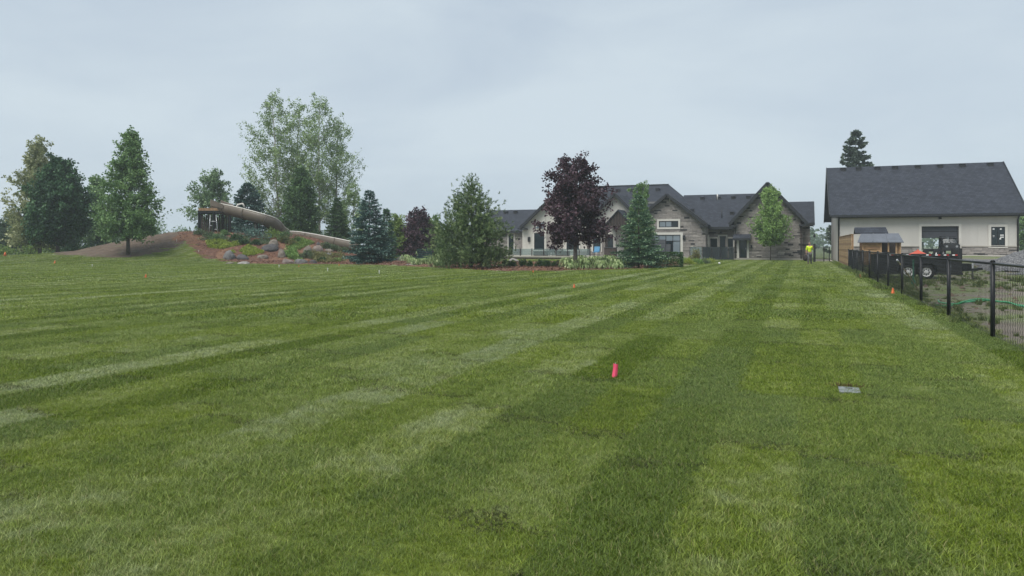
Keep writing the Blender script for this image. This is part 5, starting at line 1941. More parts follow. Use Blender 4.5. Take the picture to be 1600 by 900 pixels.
# hostas: broad leaves arching from a centre
def hosta_mesh(seed, n=120):
    rng = np.random.default_rng(seed)
    v, f, tn = [], [], []
    for i in range(n):
        a = i * 2.4 + rng.normal(0, .3)
        up = rng.uniform(.12, .60)
        out = rng.uniform(.05, .46)
        l = rng.uniform(.09, .17)
        w_ = l * .62
        c, s = math.cos(a), math.sin(a)
        o = len(v)
        tl = rng.normal(0, .25)
        for (u, h, ww) in ((0, 0, .15), (.35, .045, 1), (.75, .02, .8), (1.0, -.07, .05)):
            r_ = out + l * u
            z = up * (1 - .15 * u) + h - .12 * u * u
            for sg in (-1, 1):
                v.append((r_ * c - sg * ww * w_ / 2 * s, r_ * s + sg * ww * w_ / 2 * c, z + sg * ww * w_ * .2 * tl))
        for k in range(3):
            f.append((o + 2 * k, o + 2 * k + 1, o + 2 * k + 3, o + 2 * k + 2))
            tn.append(rng.normal(.45, .2))
        o = len(v)
        v += [(0.02 * c, .02 * s, 0), (.02 * c - .01 * s, .02 * s + .01 * c, 0), (out * c - .006 * s, out * s + .006 * c, up), (out * c, out * s, up)]
        f.append((o, o + 1, o + 2, o + 3))
        tn.append(.2)
    return np_mesh("leaves", v, f, np.clip(tn, 0, 1))


hm = [hosta_mesh(i) for i in range(3)]
for m_ in hm:
    m_.materials.append(M['l_hosta'])
rng = np.random.default_rng(12)
hosta_spots = [(px, 405.5 + 6 * ((k * 7) % 5) / 4) for k, px in enumerate(range(636, 708, 7))] + [(px, 408 + 9 * ((k * 3) % 4) / 3) for k, px in enumerate(range(884, 986, 6))]
for i, (px, py) in enumerate(hosta_spots):
    b = gnd(px, py + 3.5)
    back = py < 411.5
    if px < 720:
        lab = "pale variegated hosta in the bed between blue spruce and pine"
        grp = "hostas between blue spruce and pine"
    else:
        lab = "pale variegated hosta in the bed before the house deck"
        grp = "hostas before the house deck"
    t = thing("hosta", lab, "plant", b, grp)
    o = bpy.data.objects.new("leaves", hm[i % 3])
    COL.objects.link(o)
    o.parent = t
    ROOT[o.name] = ROOT[t.name]
    t.rotation_euler = (0, 0, rng.uniform(0, 6.28))
    s_ = rng.uniform(.8, 1.25)
    t.scale = (s_, s_, s_ * rng.uniform(.85, 1.15))
# boxwoods along the deck and the clipped hedge
bx_labels = ("nearest the pine", "second from the pine", "third from the pine", "fourth from the pine", "fifth from the pine", "sixth from the pine", "closest to the maple trunk")
for i, px in enumerate((790, 803, 816, 829, 842, 855, 868)):
    b = gnd(px, 416.5 + (i % 2))
    shrub("boxwood", "dark round boxwood in the row below the deck, " + bx_labels[i], b, .42, .52 + .06 * (i % 3), M['l_box'], 900, .08, group="boxwoods below the deck", seed=300 + i)
b = gnd(1045, 417.5)
hx = b
shrub("clipped_hedge", "dark green clipped block hedge beside the layered spruce", b, .85, .98, M['l_box'], 4200, .085, cat='hedge', seed=320, ry=.55, boxy=True)
b = gnd(1088, 409)
shrub("ochre_shrub", "ochre green twiggy shrub against the stone gable", b, .68, 1.35, M['l_ochre'], 1500, .11, seed=321)
for i, (px, py, m_, lab) in enumerate(((1066, 413.5, 'l_young', "bright green grass clump right of the clipped hedge"), (1077, 413.8, 'l_cover', "yellow-green grass clump in front of the ochre shrub"), (1089, 412.5, 'l_young', "green grass clump before the clear glass panel"), (1099, 412.3, 'l_shrub', "small dark leafy clump by the smoked glass fence"), (1108, 410.5, 'l_cover', "low yellow-green clump at the lawn's end by the glass fence"), (1070, 409, 'l_young', "taller green clump behind the bright grass clump"))):
    b = gnd(px, py)
    shrub("grass_clump", lab, b, .55, .42, M[m_], 700, .2, cat='plant', group="grass clumps by the glass fence", seed=330 + i, wd=.12, up=1.0, stems=False)


# ------------------------------------------------------------------ flags and small markers on the lawn
def drooping_flag(w0, w1, h, mat, seed=0):
    """a plastic flag hanging in folds from a wire staff; built at the origin"""
    rng = random.Random(seed)
    t = thing("marker_flag", "", "flag", (0, 0, 0))
    MB().tube([(0, 0, -.1), (.004, 0, h * .6), (-.003, 0, h * 1.12)], .0022 if h < .2 else .004, 5).build("staff", M['steel'], t)
    mb = MB()
    n, m = 7, 8
    v = []
    for j in range(m + 1):
        f_ = j / m
        ww = w0 + (w1 - w0) * f_
        for side_ in (0, 1):
            for i in range(n + 1):
                u = i / n - .5
                x = ww * u + .006 * math.sin(3 * f_ + i) * h * 3
                y = (-.018 * math.cos(u * math.pi) * (1 + f_) * (ww / .05) + .006 * math.sin(i * 2.1 + f_ * 2) + (.0022 if side_ else 0))
                v.append((x, y, h * (1.04 - f_) + .012 * h * math.sin(i * 1.7) * f_))
    k = 2 * (n + 1)
    f = []
    for j in range(m):
        for i in range(n):
            a = j * k + i
            f.append((a, a + k, a + k + 1, a + 1))
            a += n + 1
            f.append((a, a + 1, a + k + 1, a + k))
        a = j * k
        f.append((a, a + n + 1, a + n + 1 + k, a + k))
        a = j * k + n
        f.append((a, a + k, a + n + 1 + k, a + n + 1))
    mb.add(v, f, .5, True)
    mb.build("flag", mat, t)
    return t


fl = drooping_flag(.052, .066, .150, M['pink'], 1)
fl.location = gnd(960, 590)
fl['label'] = "bright pink marker flag drooping in the near lawn"
fl.rotation_euler = (0, math.radians(5), 0)
proto = drooping_flag(.05, .16, .24, M['orange'], 2)
used = []
for px, py, sc, lab in ((228, 434.5, 1.0, "orange marker flag on the lawn before the slope of the soil mound"),
                        (86, 412, 1.35, "orange marker flag near the lawn's far edge by the dark maple"),
                        (897, 450.5, .85, "orange marker flag on the lawn straight before the large purple maple"),
                        (1395, 459, 1.0, "orange-red marker flag at the foot of the chain link fence"),
                        (1344, 434.5, .95, "orange marker flag in the weeds near the wooden fence"),
                        (833, 426.5, .8, "tiny orange marker flag at the mulch edge before the boxwoods"),
                        (530, 415.5, .8, "tiny orange marker flag at the lawn edge before the rock garden"),
                        (467, 417.5, .7, "tiny orange marker flag on the lawn below the smooth grey boulder")):
    b = gnd(px, py)
    o = place(proto, used, b, random.uniform(-.4, .4), sc * .72, lab)
    o['group'] = "orange marker flags on the lawn"
c_ = gnd(8, 401)
TC = thing("traffic_cone", "small orange cone on a dark base beyond the lawn edge", "cone", c_)
MB().tube([c_ + Vector((0, 0, .04)), c_ + Vector((0, 0, .42))], [.15, .04], 12).build("body", M['orange'], TC)
MB().box(c_.x - .22, c_.x + .22, c_.y - .22, c_.y + .22, c_.z, c_.z + .05).build("base", M['rubber'], TC)
stp = []
for px, py, lab in ((276, 377, "white marker stake at the top of the grass strip beside the mulch"), (310.5, 394.5, "white marker stake lower on the grass strip beside the mulch"), (144, 417.5, "white marker stake on the lawn before the linden"), (436, 418.5, "white marker stake on the lawn below the pinkish boulder"), (512, 424.5, "white marker stake on the lawn below the lower slide"), (592.5, 428.5, "white marker stake on the lawn before the blue spruce")):
    b = gnd(px, py)
    if not stp:
        s0_ = thing("marker_stake", lab, "stake", (0, 0, 0), "white marker stakes on the lawn")
        MB().box(-.012, .012, -.008, .008, -.05, .2).build("stake", M['white'], s0_)
        MB().box(-.022, .022, -.010, .010, .15, .205).build("tag", M['white'], s0_)
    place(s0_, stp, b, 0, 1, lab)
for px, py, m_, lab in ((1124, 413.4, 'white', "white ball-shaped garden light on the lawn before the glass fence"), (1062.5, 417.4, 'lamp', "cream ball-shaped garden light beside the bright grass clump")):
    b = gnd(px, py)
    gl = thing("garden_light", lab, "lamp", b, "ball garden lights")
    r_ = .085
    MB().tube([b + Vector((0, 0, .02 + r_ - r_ * math.cos(a))) for a in np.linspace(0.15, math.pi - .05, 8)], [r_ * math.sin(a) for a in np.linspace(0.15, math.pi - .05, 8)], 12).build("globe", M[m_], gl)
    MB().tube([b + Vector((0, 0, -.05)), b + Vector((0, 0, .04))], .06, 8).build("base", M['black'], gl)
# valve box lid with dry grass behind it
b = gnd(1327, 613)
VB = thing("valve_box", "square grey irrigation valve lid set into the near lawn", "lid", b)
hw_, hd_ = .10, .14
mb = MB()
vv = []
for z, s_ in ((-.03, 1.0), (.016, 1.0), (.023, .93), (.020, .90)):
    vv += [(b.x + sx * hw_ * s_, b.y + sy * hd_ * s_, b.z + z) for sx, sy in ((-1, -1), (1, -1), (1, 1), (-1, 1))]
fs = [(i + 4 * k, (i + 1) % 4 + 4 * k, (i + 1) % 4 + 4 * k + 4, i + 4 * k + 4) for k in range(3) for i in range(4)] + [(12, 13, 14, 15)]
mb.add(vv, fs)
mb.build("lid", M['lid'], VB)
MB().box(b.x - .035, b.x + .035, b.y + .06, b.y + .075, b.z + .0205, b.z + .0245).build("finger_slot", M['black'], VB)
rng = np.random.default_rng(5)
n = 260
P = np.stack([b.x + rng.normal(0, .09, n), b.y + hd_ + .05 + np.abs(rng.normal(0, .05, n)), np.full(n, .0)], -1)
V = leaf_quads(P, unit(rng.normal(0, .6, (n, 3)) + np.array([0, -.2, .8])), rng.uniform(.03, .07, n), np.full(n, .005), rng)
M['dry'] = leaf_mat("dry_grass", (.05, .035, .015), (.14, .10, .04), (.26, .2, .09), .2)
setp(link("dry_grass", quads_mesh("dry_grass", [V], [rng.random(n)]), M['dry']), kind='stuff')


# ------------------------------------------------------------------ fences on the right
CF = thing("chain_link_fence", "long black chain link fence running along the edge of the lawn", "fence", (FENCE_X, 12, 0))
SP = 3.8
Y0 = 14.0
posts = [Y0 + SP * k for k in range(-1, 11)]
FH = 1.23
pm = MB().tube([(0, 0, -.2), (0, 0, FH)], .037, 10)
pm.tube([(0, 0, FH), (0, 0, FH + .03)], [.042, .02], 8)
pmesh = pm.mesh("post")
pmesh.materials.append(M['black'])
for y in posts:
    o = link("post", pmesh, None, CF)
    o.location = (0, y - 12, 0)
rm = MB().tube([(0, 0, FH - .03), (0, SP, FH - .03)], .021, 7).mesh("top_rail")
rm.materials.append(M['black'])
# diamond mesh: zigzag wires hooked into each other
mb = MB()
PI_ = .092
nz = int((FH - .06) / (PI_ / 2))
vv, ff = [], []
wr = .0036
for k in range(int(SP / PI_)):
    y0_ = (k + .5) * PI_
    ring0 = len(vv)
    for j in range(nz + 1):
        y = y0_ + (PI_ / 2 if j % 2 else -PI_ / 2) * .5
        x = .0025 if (j % 2) else -.0025
        z = .03 + j * PI_ / 2
        for a in range(3):
            an = a * 2.0944
            vv.append((x + math.cos(an) * wr, y + math.sin(an) * wr * 1.3, z))
    for j in range(nz):
        for a in range(3):
            o = ring0 + j * 3
            ff.append((o + a, o + (a + 1) % 3, o + 3 + (a + 1) % 3, o + 3 + a))
wmesh = np_mesh("wire_mesh", vv, ff)
wmesh.materials.append(M['black'])
for y in posts[:-1]:
    for nm, me in (("top_rail", rm), ("wire_mesh", wmesh)):
        o = link(nm, me, None, CF)
        o.location = (0, y - 12, 0)
# wooden fence of wide horizontal boards
n0, n1 = gnd(1331, 418.6), gnd(1308.5, 410)
WF = thing("wooden_fence", "solid cedar fence of horizontal boards where the chain link ends", "fence", n0)
wx0 = n0.x
y0_, y1_ = n0.y, n1.y
ht = hgt(367.3, -n0.x * st + n0.y * ct)
nb = 13
for k in range(nb):
    z0, z1 = .04 + (ht - .04) * k / nb, .04 + (ht - .04) * (k + 1) / nb - .014
    x_ = wx0 - .012 * (k % 2)
    MB().box(x_ - .03, x_, y0_, y1_, z0, z1).build("board", M['cedar' if (k * 5) % 3 else 'cedar2'], WF)
for y in np.linspace(y0_ + .05, y1_ - .1, 7):
    MB().box(wx0 + .003, wx0 + .11, y, y + .1, -.1, ht + .03).build("post", M['cedar2'], WF)
MB().box(wx0 - .06, wx0 + .13, y0_, y1_, ht + .032, ht + .07).build("cap_board", M['cedar2'], WF)

# gate between house and workshop
g0, g1 = at_d(1272.5, HY, 64.5), at_d(1296, HY, 66.5)
GT = thing("metal_gate", "black metal gate of thin pickets between house and workshop", "gate", (g0.x, g0.y, 0))
u_ = Vector((g1.x - g0.x, g1.y - g0.y, 0))
for f_ in (0, .62, 1):
    q = g0 + u_ * f_
    MB().box(q.x - (.09 if f_ == 0 else .04), q.x + (.09 if f_ == 0 else .04), q.y - .05, q.y + .05, -.1, 1.62 if f_ == 0 else 1.36).build("post", M['black'], GT)
for z in (.16, 1.26):
    MB().beam((g0.x, g0.y, z), (g1.x, g1.y, z), .03, .045).build("rail", M['black'], GT)
for k in range(1, 13):
    q = g0 + u_ * (k / 13)
    MB().box(q.x - .011, q.x + .011, q.y - .011, q.y + .011, .12, 1.34).build("picket", M['black'], GT)
s0_, s1_ = at_d(1274, HY, 67), at_d(1299, HY, 67)
setp(MB().box(s0_.x, s1_.x + .2, s0_.y + .3, s0_.y + 12, -.1, .035).build("concrete_path", M['concrete']), kind='structure')

# ------------------------------------------------------------------ playhouse
px_ = lambda p, d: at_d(p, HY, d)
PH_Y = 58.6
a_ = at_Y(1347, 396, PH_Y)
b_ = at_Y(1408, 396, PH_Y)
HX0, HX1 = a_.x, b_.x
ze_ = at_Y(1378, 377.5, PH_Y).z
zr2 = at_Y(1378, 364.5, PH_Y + 1.3).z
zg = YZ((HX0 + HX1) / 2, PH_Y) - .05
PHO = thing("playhouse", "small unfinished wooden playhouse with a grey roof beside the cedar fence", "playhouse", ((HX0 + HX1) / 2, PH_Y + 1.2, zg))
# corner posts, plank panel, studs
for x in (HX0, HX0 + (HX1 - HX0) * .47, HX0 + (HX1 - HX0) * .66, HX0 + (HX1 - HX0) * .86, HX1 - .1):
    MB().box(x, x + .1, PH_Y, PH_Y + .1, zg, ze_).build("post", M['cedar'], PHO)
w0, w1 = HX0 + .1, HX0 + (HX1 - HX0) * .47
nb = 9
for k in range(nb):
    z0 = zg + .1 + (ze_ - zg - .1) * k / nb
    MB().box(w0, w1, PH_Y + .03, PH_Y + .06, z0, z0 + (ze_ - zg - .1) / nb - .012).build("board", M['cedar' if k % 3 else 'cedar2'], PHO)
MB().box(w0 + .3, w1 - .25, PH_Y - .03, PH_Y + .028, ze_ - .55, ze_ - .48).build("serving_shelf", M['cedar2'], PHO)
for k in range(5):
    x = HX0 + (HX1 - HX0) * (.87 + .026 * k)
    MB().box(x, x + .07, PH_Y + .11, PH_Y + .14, zg, ze_ - .02).build("board", M['cedar2'], PHO)
MB().box(HX0 + (HX1 - HX0) * .48, HX0 + (HX1 - HX0) * .86, PH_Y + .02, PH_Y + .09, zg + .75, zg + .83).build("rail", M['cedar'], PHO)
# side and back
for k in range(9):
    z0 = zg + (ze_ - zg) * k / 9
    MB().box(HX0 + .01, HX0 + .05, PH_Y + .12, PH_Y + 2.4, z0, z0 + (ze_ - zg) / 9 - .012).build("board", M['cedar2'], PHO)
MB().box(HX0, HX1, PH_Y + 2.42, PH_Y + 2.47, zg, ze_ + .3).build("back_wall", M['timber'], PHO)
MB().box(HX0 + .06, HX1 - .1, PH_Y + .12, PH_Y + 2.4, zg, zg + .06).build("floor", M['timber'], PHO)
r_l, r_r = at_Y(1339.5, 378, PH_Y).x, at_Y(1411.5, 378, PH_Y).x
t_l, t_r = at_Y(1345, 364.5, PH_Y + 1.3).x, at_Y(1404, 364, PH_Y + 1.3).x
low = MB().slab([(r_l, PH_Y - .25, ze_ - .02), (r_r, PH_Y - .25, ze_ - .02), (t_r, PH_Y + 1.3, zr2), (t_l, PH_Y + 1.3, zr2)], .06).build("roof", M['shed_roof'], PHO)
for k in range(1, 3):
    f_ = k / 3
    MB().beam((r_l + (r_r - r_l) * f_, PH_Y - .25, ze_ + .0), (t_l + (t_r - t_l) * f_, PH_Y + 1.3, zr2 + .02), .05, .03).build("roof_seam", M['shed_roof'], low)
u_l, u_r = at_Y(1336, 364, PH_Y + 1.3).x, at_Y(1388, 364, PH_Y + 1.3).x
zt2 = at_Y(1360, 355, PH_Y + 2.0).z
MB().slab([(u_l, PH_Y + 1.25, zr2 + .03), (u_r, PH_Y + 1.25, zr2 + .03), (u_r - .1, PH_Y + 2.0, zt2), (u_l, PH_Y + 2.0, zt2)], .06).build("roof", M['shingle'], PHO)
MB().slab([(u_r - .1, PH_Y + 2.0, zt2), (u_r, PH_Y + 2.8, zr2 + .03), (u_l, PH_Y + 2.8, zr2 + .03), (u_l, PH_Y + 2.0, zt2)], .06).build("roof", M['shingle'], PHO)

# ------------------------------------------------------------------ dump trailer
TY = 36.3
tx0, tx1 = at_Y(1368, 400, TY).x, at_Y(1502, 400, TY).x
TR = thing("dump_trailer", "black twin-axle dump trailer parked behind the chain link fence", "trailer", ((tx0 + tx1) / 2, TY + .8, 0))
tz0, tz1, tw = .30, 1.08, 1.7
MB().box(tx0, tx1 - .06, TY, TY + .05, tz0 + .02, tz1).build("side_panel", M['trailer'], TR)
MB().box(tx0, tx1 - .06, TY + tw - .05, TY + tw, tz0 + .02, tz1).build("side_panel", M['trailer'], TR)
MB().box(tx0, tx1, TY + .05, TY + tw - .05, tz0 + .03, tz0 + .1).build("bed", M['trailer'], TR)
mb = MB().box(tx1 - .06, tx1, TY - .02, TY + tw + .02, tz0, 1.33)
for y in (TY - .04, TY + tw - .04):
    mb.box(tx1 - .10, tx1 + .03, y, y + .08, tz0, 1.36)
mb.build("front_panel", M['trailer'], TR)
MB().box(tx0 - .05, tx0, TY, TY + tw, tz0, tz1).build("tailgate", M['trailer'], TR)
MB().box(tx0 - .04, tx1 - .1, TY - .045, TY - .002, tz1 - .055, tz1 + .045).build("top_rail", M['trailer'], TR)
MB().box(tx0 - .04, tx1 + .05, TY - .05, TY + .12, tz0 - .08, tz0 + .015).build("chassis_rail", M['trailer'], TR)
for k in range(7):
    x = tx0 + .18 + k * (tx1 - tx0 - .3) / 6
    MB().box(x - .03, x + .03, TY - .035, TY - .003, tz0 + .02, tz1 - .06).build("rib", M['trailer'], TR)
for k, px in enumerate((1391, 1404, 1418, 1449.5, 1463.5, 1477, 1490.5)):
    x = at_Y(px, 400, TY).x
    for j, mm in enumerate(('white', 'red')):
        MB().box(x - .065 + j * .10, x + .03 + j * .10, TY - .052, TY - .046, tz1 - .03, tz1 + .02).build("reflector", M[mm], TR)
MB().box(at_Y(1481, 416, TY).x, at_Y(1486, 416, TY).x, TY - .012, TY - .001, .55, .66).build("decal", M['steel'], TR)


def wheel(parent, x, y, z, r, wdt, mat_rim, facing=-1):
    w_ = bpy.data.objects.new("wheel", None)
    COL.objects.link(w_)
    w_.parent = parent
    ROOT[w_.name] = ROOT[parent.name]
    mb = MB()
    prof = [(r * .58, 0.02), (r * .72, 0), (r * .93, .02), (r, .06), (r, wdt - .06), (r * .93, wdt - .02), (r * .7, wdt)]
    n = 20
    v, f = [], []
    for i in range(n):
        a = 2 * math.pi * i / n
        v += [(x + rr * math.cos(a), y + yy, z + rr * math.sin(a)) for rr, yy in prof]
    k = len(prof)
    for i in range(n):
        for j in range(k - 1):
            f.append((i * k + j, i * k + j + 1, ((i + 1) % n) * k + j + 1, ((i + 1) % n) * k + j))
    mb.add(v, f, .5, True)
    mb.build("tyre", M['rubber'], w_)
    mb = MB()
    v, f = [], []
    rp = [(r * .60, .015), (r * .55, .03), (r * .50, .05), (r * .2, .045), (r * .17, .0), (0.001, -.005)]
    k = len(rp)
    for i in range(n):
        a = 2 * math.pi * i / n
        v += [(x + rr * math.cos(a), y + yy, z + rr * math.sin(a)) for rr, yy in rp]
    for i in range(n):
        for j in range(k - 1):
            f.append((i * k + j, i * k + j + 1, ((i + 1) % n) * k + j + 1, ((i + 1) % n) * k + j))
    mb.add(v, f, .5, False)
    mb.build("rim", mat_rim, w_)
    mb = MB()
    for i in range(8):
        a = 2 * math.pi * i / 8
        mb.obox((x + r * .36 * math.cos(a), y + .04, z + r * .36 * math.sin(a)), (r * .15, .02, r * .15), Matrix.Rotation(-a, 3, 'Y'))
    mb.build("rim_hole", M['black'], w_)
    return w_


WR = .33
for px in (1418, 1446):
    wheel(TR, at_Y(px, 428, TY).x, TY - .26, WR + .01, WR, .22, M['white'])
xa, xb = at_Y(1418, 428, TY).x, at_Y(1446, 428, TY).x
mb = MB()
pts = [(xa - .42, .36), (xa - .36, .62), (xa - .2, .72), (xb + .2, .72), (xb + .36, .62), (xb + .42, .36)]
for p, q_ in zip(pts, pts[1:]):
    mb.add([(p[0], TY - .30, p[1]), (q_[0], TY - .30, q_[1]), (q_[0], TY - .053, q_[1]), (p[0], TY - .053, p[1]), (p[0], TY - .30, p[1] + .02), (q_[0], TY - .30, q_[1] + .02), (q_[0], TY - .053, q_[1] + .02), (p[0], TY - .053, p[1] + .02)],
           [(3, 2, 1, 0), (4, 5, 6, 7), (0, 1, 5, 4), (2, 3, 7, 6), (1, 2, 6, 5), (3, 0, 4, 7)])
mb.build("fender", M['trailer'], TR)
for sx in (xa, xb):
    MB().tube([(sx, TY - .04, WR), (sx, TY + tw, WR)], .04, 6).build("axle", M['black'], TR)
tt = at_Y(1528, 421, TY + .8).x
mb = MB().beam((tx1, TY + .3, .42), (tt, TY + .8, .44), .09, .1)
mb.beam((tx1, TY + 1.3, .42), (tt, TY + .83, .44), .09, .1)
mb.build("tongue", M['black'], TR)
MB().box(tx1 + .08, tx1 + .45, TY + .45, TY + 1.1, .46, .70).build("toolbox", M['black'], TR)
MB().tube([(tt - .2, TY + .8, .05), (tt - .2, TY + .8, .72)], .035, 8).build("jack", M['steel'], TR)
MB().box(tt - .02, tt + .16, TY + .74, TY + .86, .42, .52).build("coupler", M['black'], TR)


# load in the trailer
def heap(name, label, cat, x, y, z, rx, ry, h, mat, seed, group=None):
    rng = np.random.default_rng(seed)
    n, m = 14, 7
    v = []
    for j in range(m + 1):
        f_ = j / m
        for i in range(n):
            a = 2 * math.pi * i / n
            rr = f_ * (1 + .16 * math.sin(2 * a + seed) + rng.normal(0, .05))
            v.append((rr * rx * math.cos(a), rr * ry * math.sin(a), h * (1 - f_ ** .8) * (1 + rng.normal(0, .05)) + (0 if f_ < 1 else -.03)))
    f = [(j * n + i, (j + 1) * n + i, (j + 1) * n + (i + 1) % n, j * n + (i + 1) % n) for j in range(m) for i in range(n)]
    o = link(name, np_mesh(name, v, f, smooth=False), M[mat], None, (x, y, z))
    return setp(o, label, cat, group)


xo = at_Y(1434, 395, TY + .9).x
heap("tarp", "red-orange tarp peaked over the load in the dump trailer", "tarp", xo, TY + .9, .95, .62, .6, .36, 'tarp', 3)
for k, (px, hgt_, m_, lab) in enumerate(((1455, .29, 'white', "white sack in the trailer right of the red-orange tarp"), (1464, .31, 'white', "white sack in the middle of the trailer's load"), (1474, .36, 'rock_grey', "grey sack in the trailer nearest its front panel"), (1447, .22, 'l_shrub', "dull green sack in the trailer against the tarp"))):
    heap("sack", lab, "sack", at_Y(px, 395, TY + .6).x, TY + .6 + .2 * (k % 2), .88, .17, .3, hgt_, m_, 10 + k, "sacks loaded in the trailer")

# pole leaning on the fence and a green stake
a_, b_ = at_d(1437.5, 454, 23.6), at_d(1405, 410.5, 22.9)
PO = thing("leaning_pole", "pale wooden pole leaning diagonally against the chain link fence", "pole", (a_.x, a_.y, 0))
MB().tube([(a_.x, a_.y, -.03), a_ * .5 + b_ * .5, b_], .016, 6).build("shaft", M['wood_pole'], PO)
MB().tube([b_, b_ + (b_ - a_).normalized() * .16], [.022, .03], 6).build("grip", M['steel'], PO)
a_ = at_d(1427, HY, 27.5)
PS_ = thing("steel_stake", "thin green steel stake standing before the trailer wheels", "stake", (a_.x, a_.y, 0))
mb = MB().box(a_.x - .025, a_.x + .025, a_.y - .006, a_.y + .006, -.1, hgt(405, 27.5))
mb.box(a_.x - .006, a_.x + .006, a_.y + .006, a_.y + .035, -.1, hgt(405, 27.5))
mb.build("shaft", M['post_green'], PS_)
MB().box(a_.x - .07, a_.x + .07, a_.y - .014, a_.y - .007, .05, .2).build("anchor_plate", M['post_green'], PS_)
# green hoses on the dirt
for k, (pts, lab) in enumerate((
        ([(1462, 478), (1478, 479.5), (1500, 478), (1520, 474), (1545, 472.5), (1575, 476), (1602, 482)], "green hose lying across the yard, upper of three strands"),
        ([(1466, 472.5), (1470, 476), (1490, 479), (1515, 478), (1540, 477), (1570, 480), (1604, 487)], "green hose lying across the yard, middle strand with a curled end"),
        ([(1500, 479.5), (1530, 475.5), (1556, 481), (1580, 483), (1606, 493)], "green hose lying across the yard, lower of three strands"))):
    P = [gnd(*p) for p in pts]
    P = spline([Vector((p.x, p.y, YZ(p.x, p.y) + .03)) for p in P], 8)
    P = [Vector((p.x, p.y, YZ(p.x, p.y) + .018 + .03 * k)) for p in P]
    o = MB().tube(P, .016, 7).build("garden_hose", M['hose'], None, P[0])
    setp(o, lab, "hose", "green hoses in the yard")
# clods and stones on the yard
rng = np.random.default_rng(91)
vv, ff = [], []
for k in range(700):
    x, y = rng.uniform(FENCE_X + .4, 16), rng.uniform(9, 60)
    s_ = rng.uniform(.02, .07) * (1 if rng.random() < .93 else 1.8)
    z = YZ(x, y)
    o = len(vv)
    vv += [(x + s_ * rng.uniform(-1, 1) * .3, y, z + s_ * rng.uniform(.6, 1))] + [(x + s_ * math.cos(a) * rng.uniform(.7, 1.2), y + s_ * math.sin(a) * rng.uniform(.7, 1.2), z + (s_ * .25 if i % 2 else -.01)) for i, a in enumerate(np.linspace(0, 5.2, 6))]
    ff += [(o, o + 1 + i, o + 1 + (i + 1) % 6) for i in range(6)]
setp(link("rubble", np_mesh("rubble", vv, ff, k=3), M['soil']), kind='stuff')
# gravel heap
gx = at_Y(1612, 400, 52)
V_, Q_ = sheet(np.linspace(-3.2, 3.2, 40), np.linspace(-2.6, 2.6, 34), lambda x, y: 1.45 * np.maximum(0, 1 - np.sqrt((x / 3.0) ** 2 + (y / 2.4) ** 2)) ** .85 + (value_noise(x + 9, y + 9, .22, 5) - .5) * .09 + (value_noise(x + 9, y + 9, .8, 6) - .5) * .14 - .06)
me = np_mesh("gravel_pile", V_, Q_)
o = link("gravel_pile", me, M['gravel'], None, (gx.x, 52, YZ(gx.x, 52)))
setp(o, "heap of grey gravel in the yard before the workshop", "gravel pile")
# a lane of grey gravel over the yard on the right
V_, Q_ = sheet(np.linspace(8.0, 30, 70), np.linspace(33, 62, 90), lambda x, y: yard_z(x, y) + .02)
cx, cy = V_[Q_, 0].mean(1), V_[Q_, 1].mean(1)
lane = (cx > 9.6 + (cy - 34) * .05 + (value_noise(cx, cy, 1.3, 3) - .5) * 2.2) & (cy < 60 + value_noise(cx, cy, 1.5, 9) * 2) & (cy > 34.5 + value_noise(cx, cy, 1.5, 8) * 2.5)
sub_sheet("gravel_drive", V_, Q_, lane, M['gravel'])


# ------------------------------------------------------------------ utility vehicle in the workshop door
vx0, vx1 = at_Y(1471.5, 385, 71).x, at_Y(1499, 385, 71).x
vy, vz = 70.4, .67
UV = thing("utility_vehicle", "black utility vehicle with a boxy roll cage in the workshop doorway", "utility vehicle", ((vx0 + vx1) / 2, vy + 1, vz))
vt = hgt(370.3, -vx0 * st + 71 * ct)
xm = (vx0 + vx1) / 2
mb = MB()
mb.prism([(vx0 + .08, vz + .35), (vx1 - .08, vz + .35), (vx1 - .05, vz + .85), (vx1 - .2, vz + 1.0), (vx0 + .2, vz + 1.0), (vx0 + .05, vz + .85)], vy, vy + 2.5)
mb.build("body", M['trailer'], UV)
for x in (vx0 + .08, vx1 - .08):
    MB().tube([(x, vy + .75, vz + .95), (x, vy + 1.05, vt - .04), (x, vy + 2.3, vt - .04), (x, vy + 2.4, vz + .95)], .04, 6).build("roll_bar", M['black'], UV)
MB().box(vx0 + .02, vx1 - .02, vy + .95, vy + 2.4, vt - .05, vt + .02).build("roof", M['dark_grey'], UV)
MB().slab([(vx0 + .14, vy + .82, vz + 1.0), (vx1 - .14, vy + .82, vz + 1.0), (vx1 - .14, vy + 1.05, vt - .1), (vx0 + .14, vy + 1.05, vt - .1)], .012).build("windscreen", M['smoked'], UV)
MB().tube([(xm, vy + .80, vz + .98), (xm, vy + 1.03, vt - .06)], .025, 6).build("roll_bar", M['black'], UV)
for x in (xm - .62, xm + .12):
    s_ = MB().box(x, x + .5, vy + 1.5, vy + 1.95, vz + 1.0, vz + 1.12).build("seat", M['rubber'], UV)
    MB().box(x, x + .5, vy + 1.95, vy + 2.07, vz + 1.0, vz + 1.6).build("backrest", M['rubber'], s_)
for x in (vx0 + .28, vx1 - .28):
    MB().tube([(x, vy - .02, vz + .72), (x, vy + .02, vz + .72)], .09, 10).build("headlight", M['steel'], UV)
MB().box(vx0 + .1, vx1 - .1, vy - .12, vy - .04, vz + .38, vz + .56).build("bumper", M['black'], UV)
for x in (vx0 - .02, vx1 - .24):
    for y in (vy + .5, vy + 2.0):
        mb = MB().tube([(x, y, vz + .33), (x + .26, y, vz + .33)], .33, 16)
        w_ = mb.build("wheel", M['rubber'], UV)
        MB().tube([(x - .01, y, vz + .33), (x + .27, y, vz + .33)], .17, 12).build("rim", M['steel'], w_)
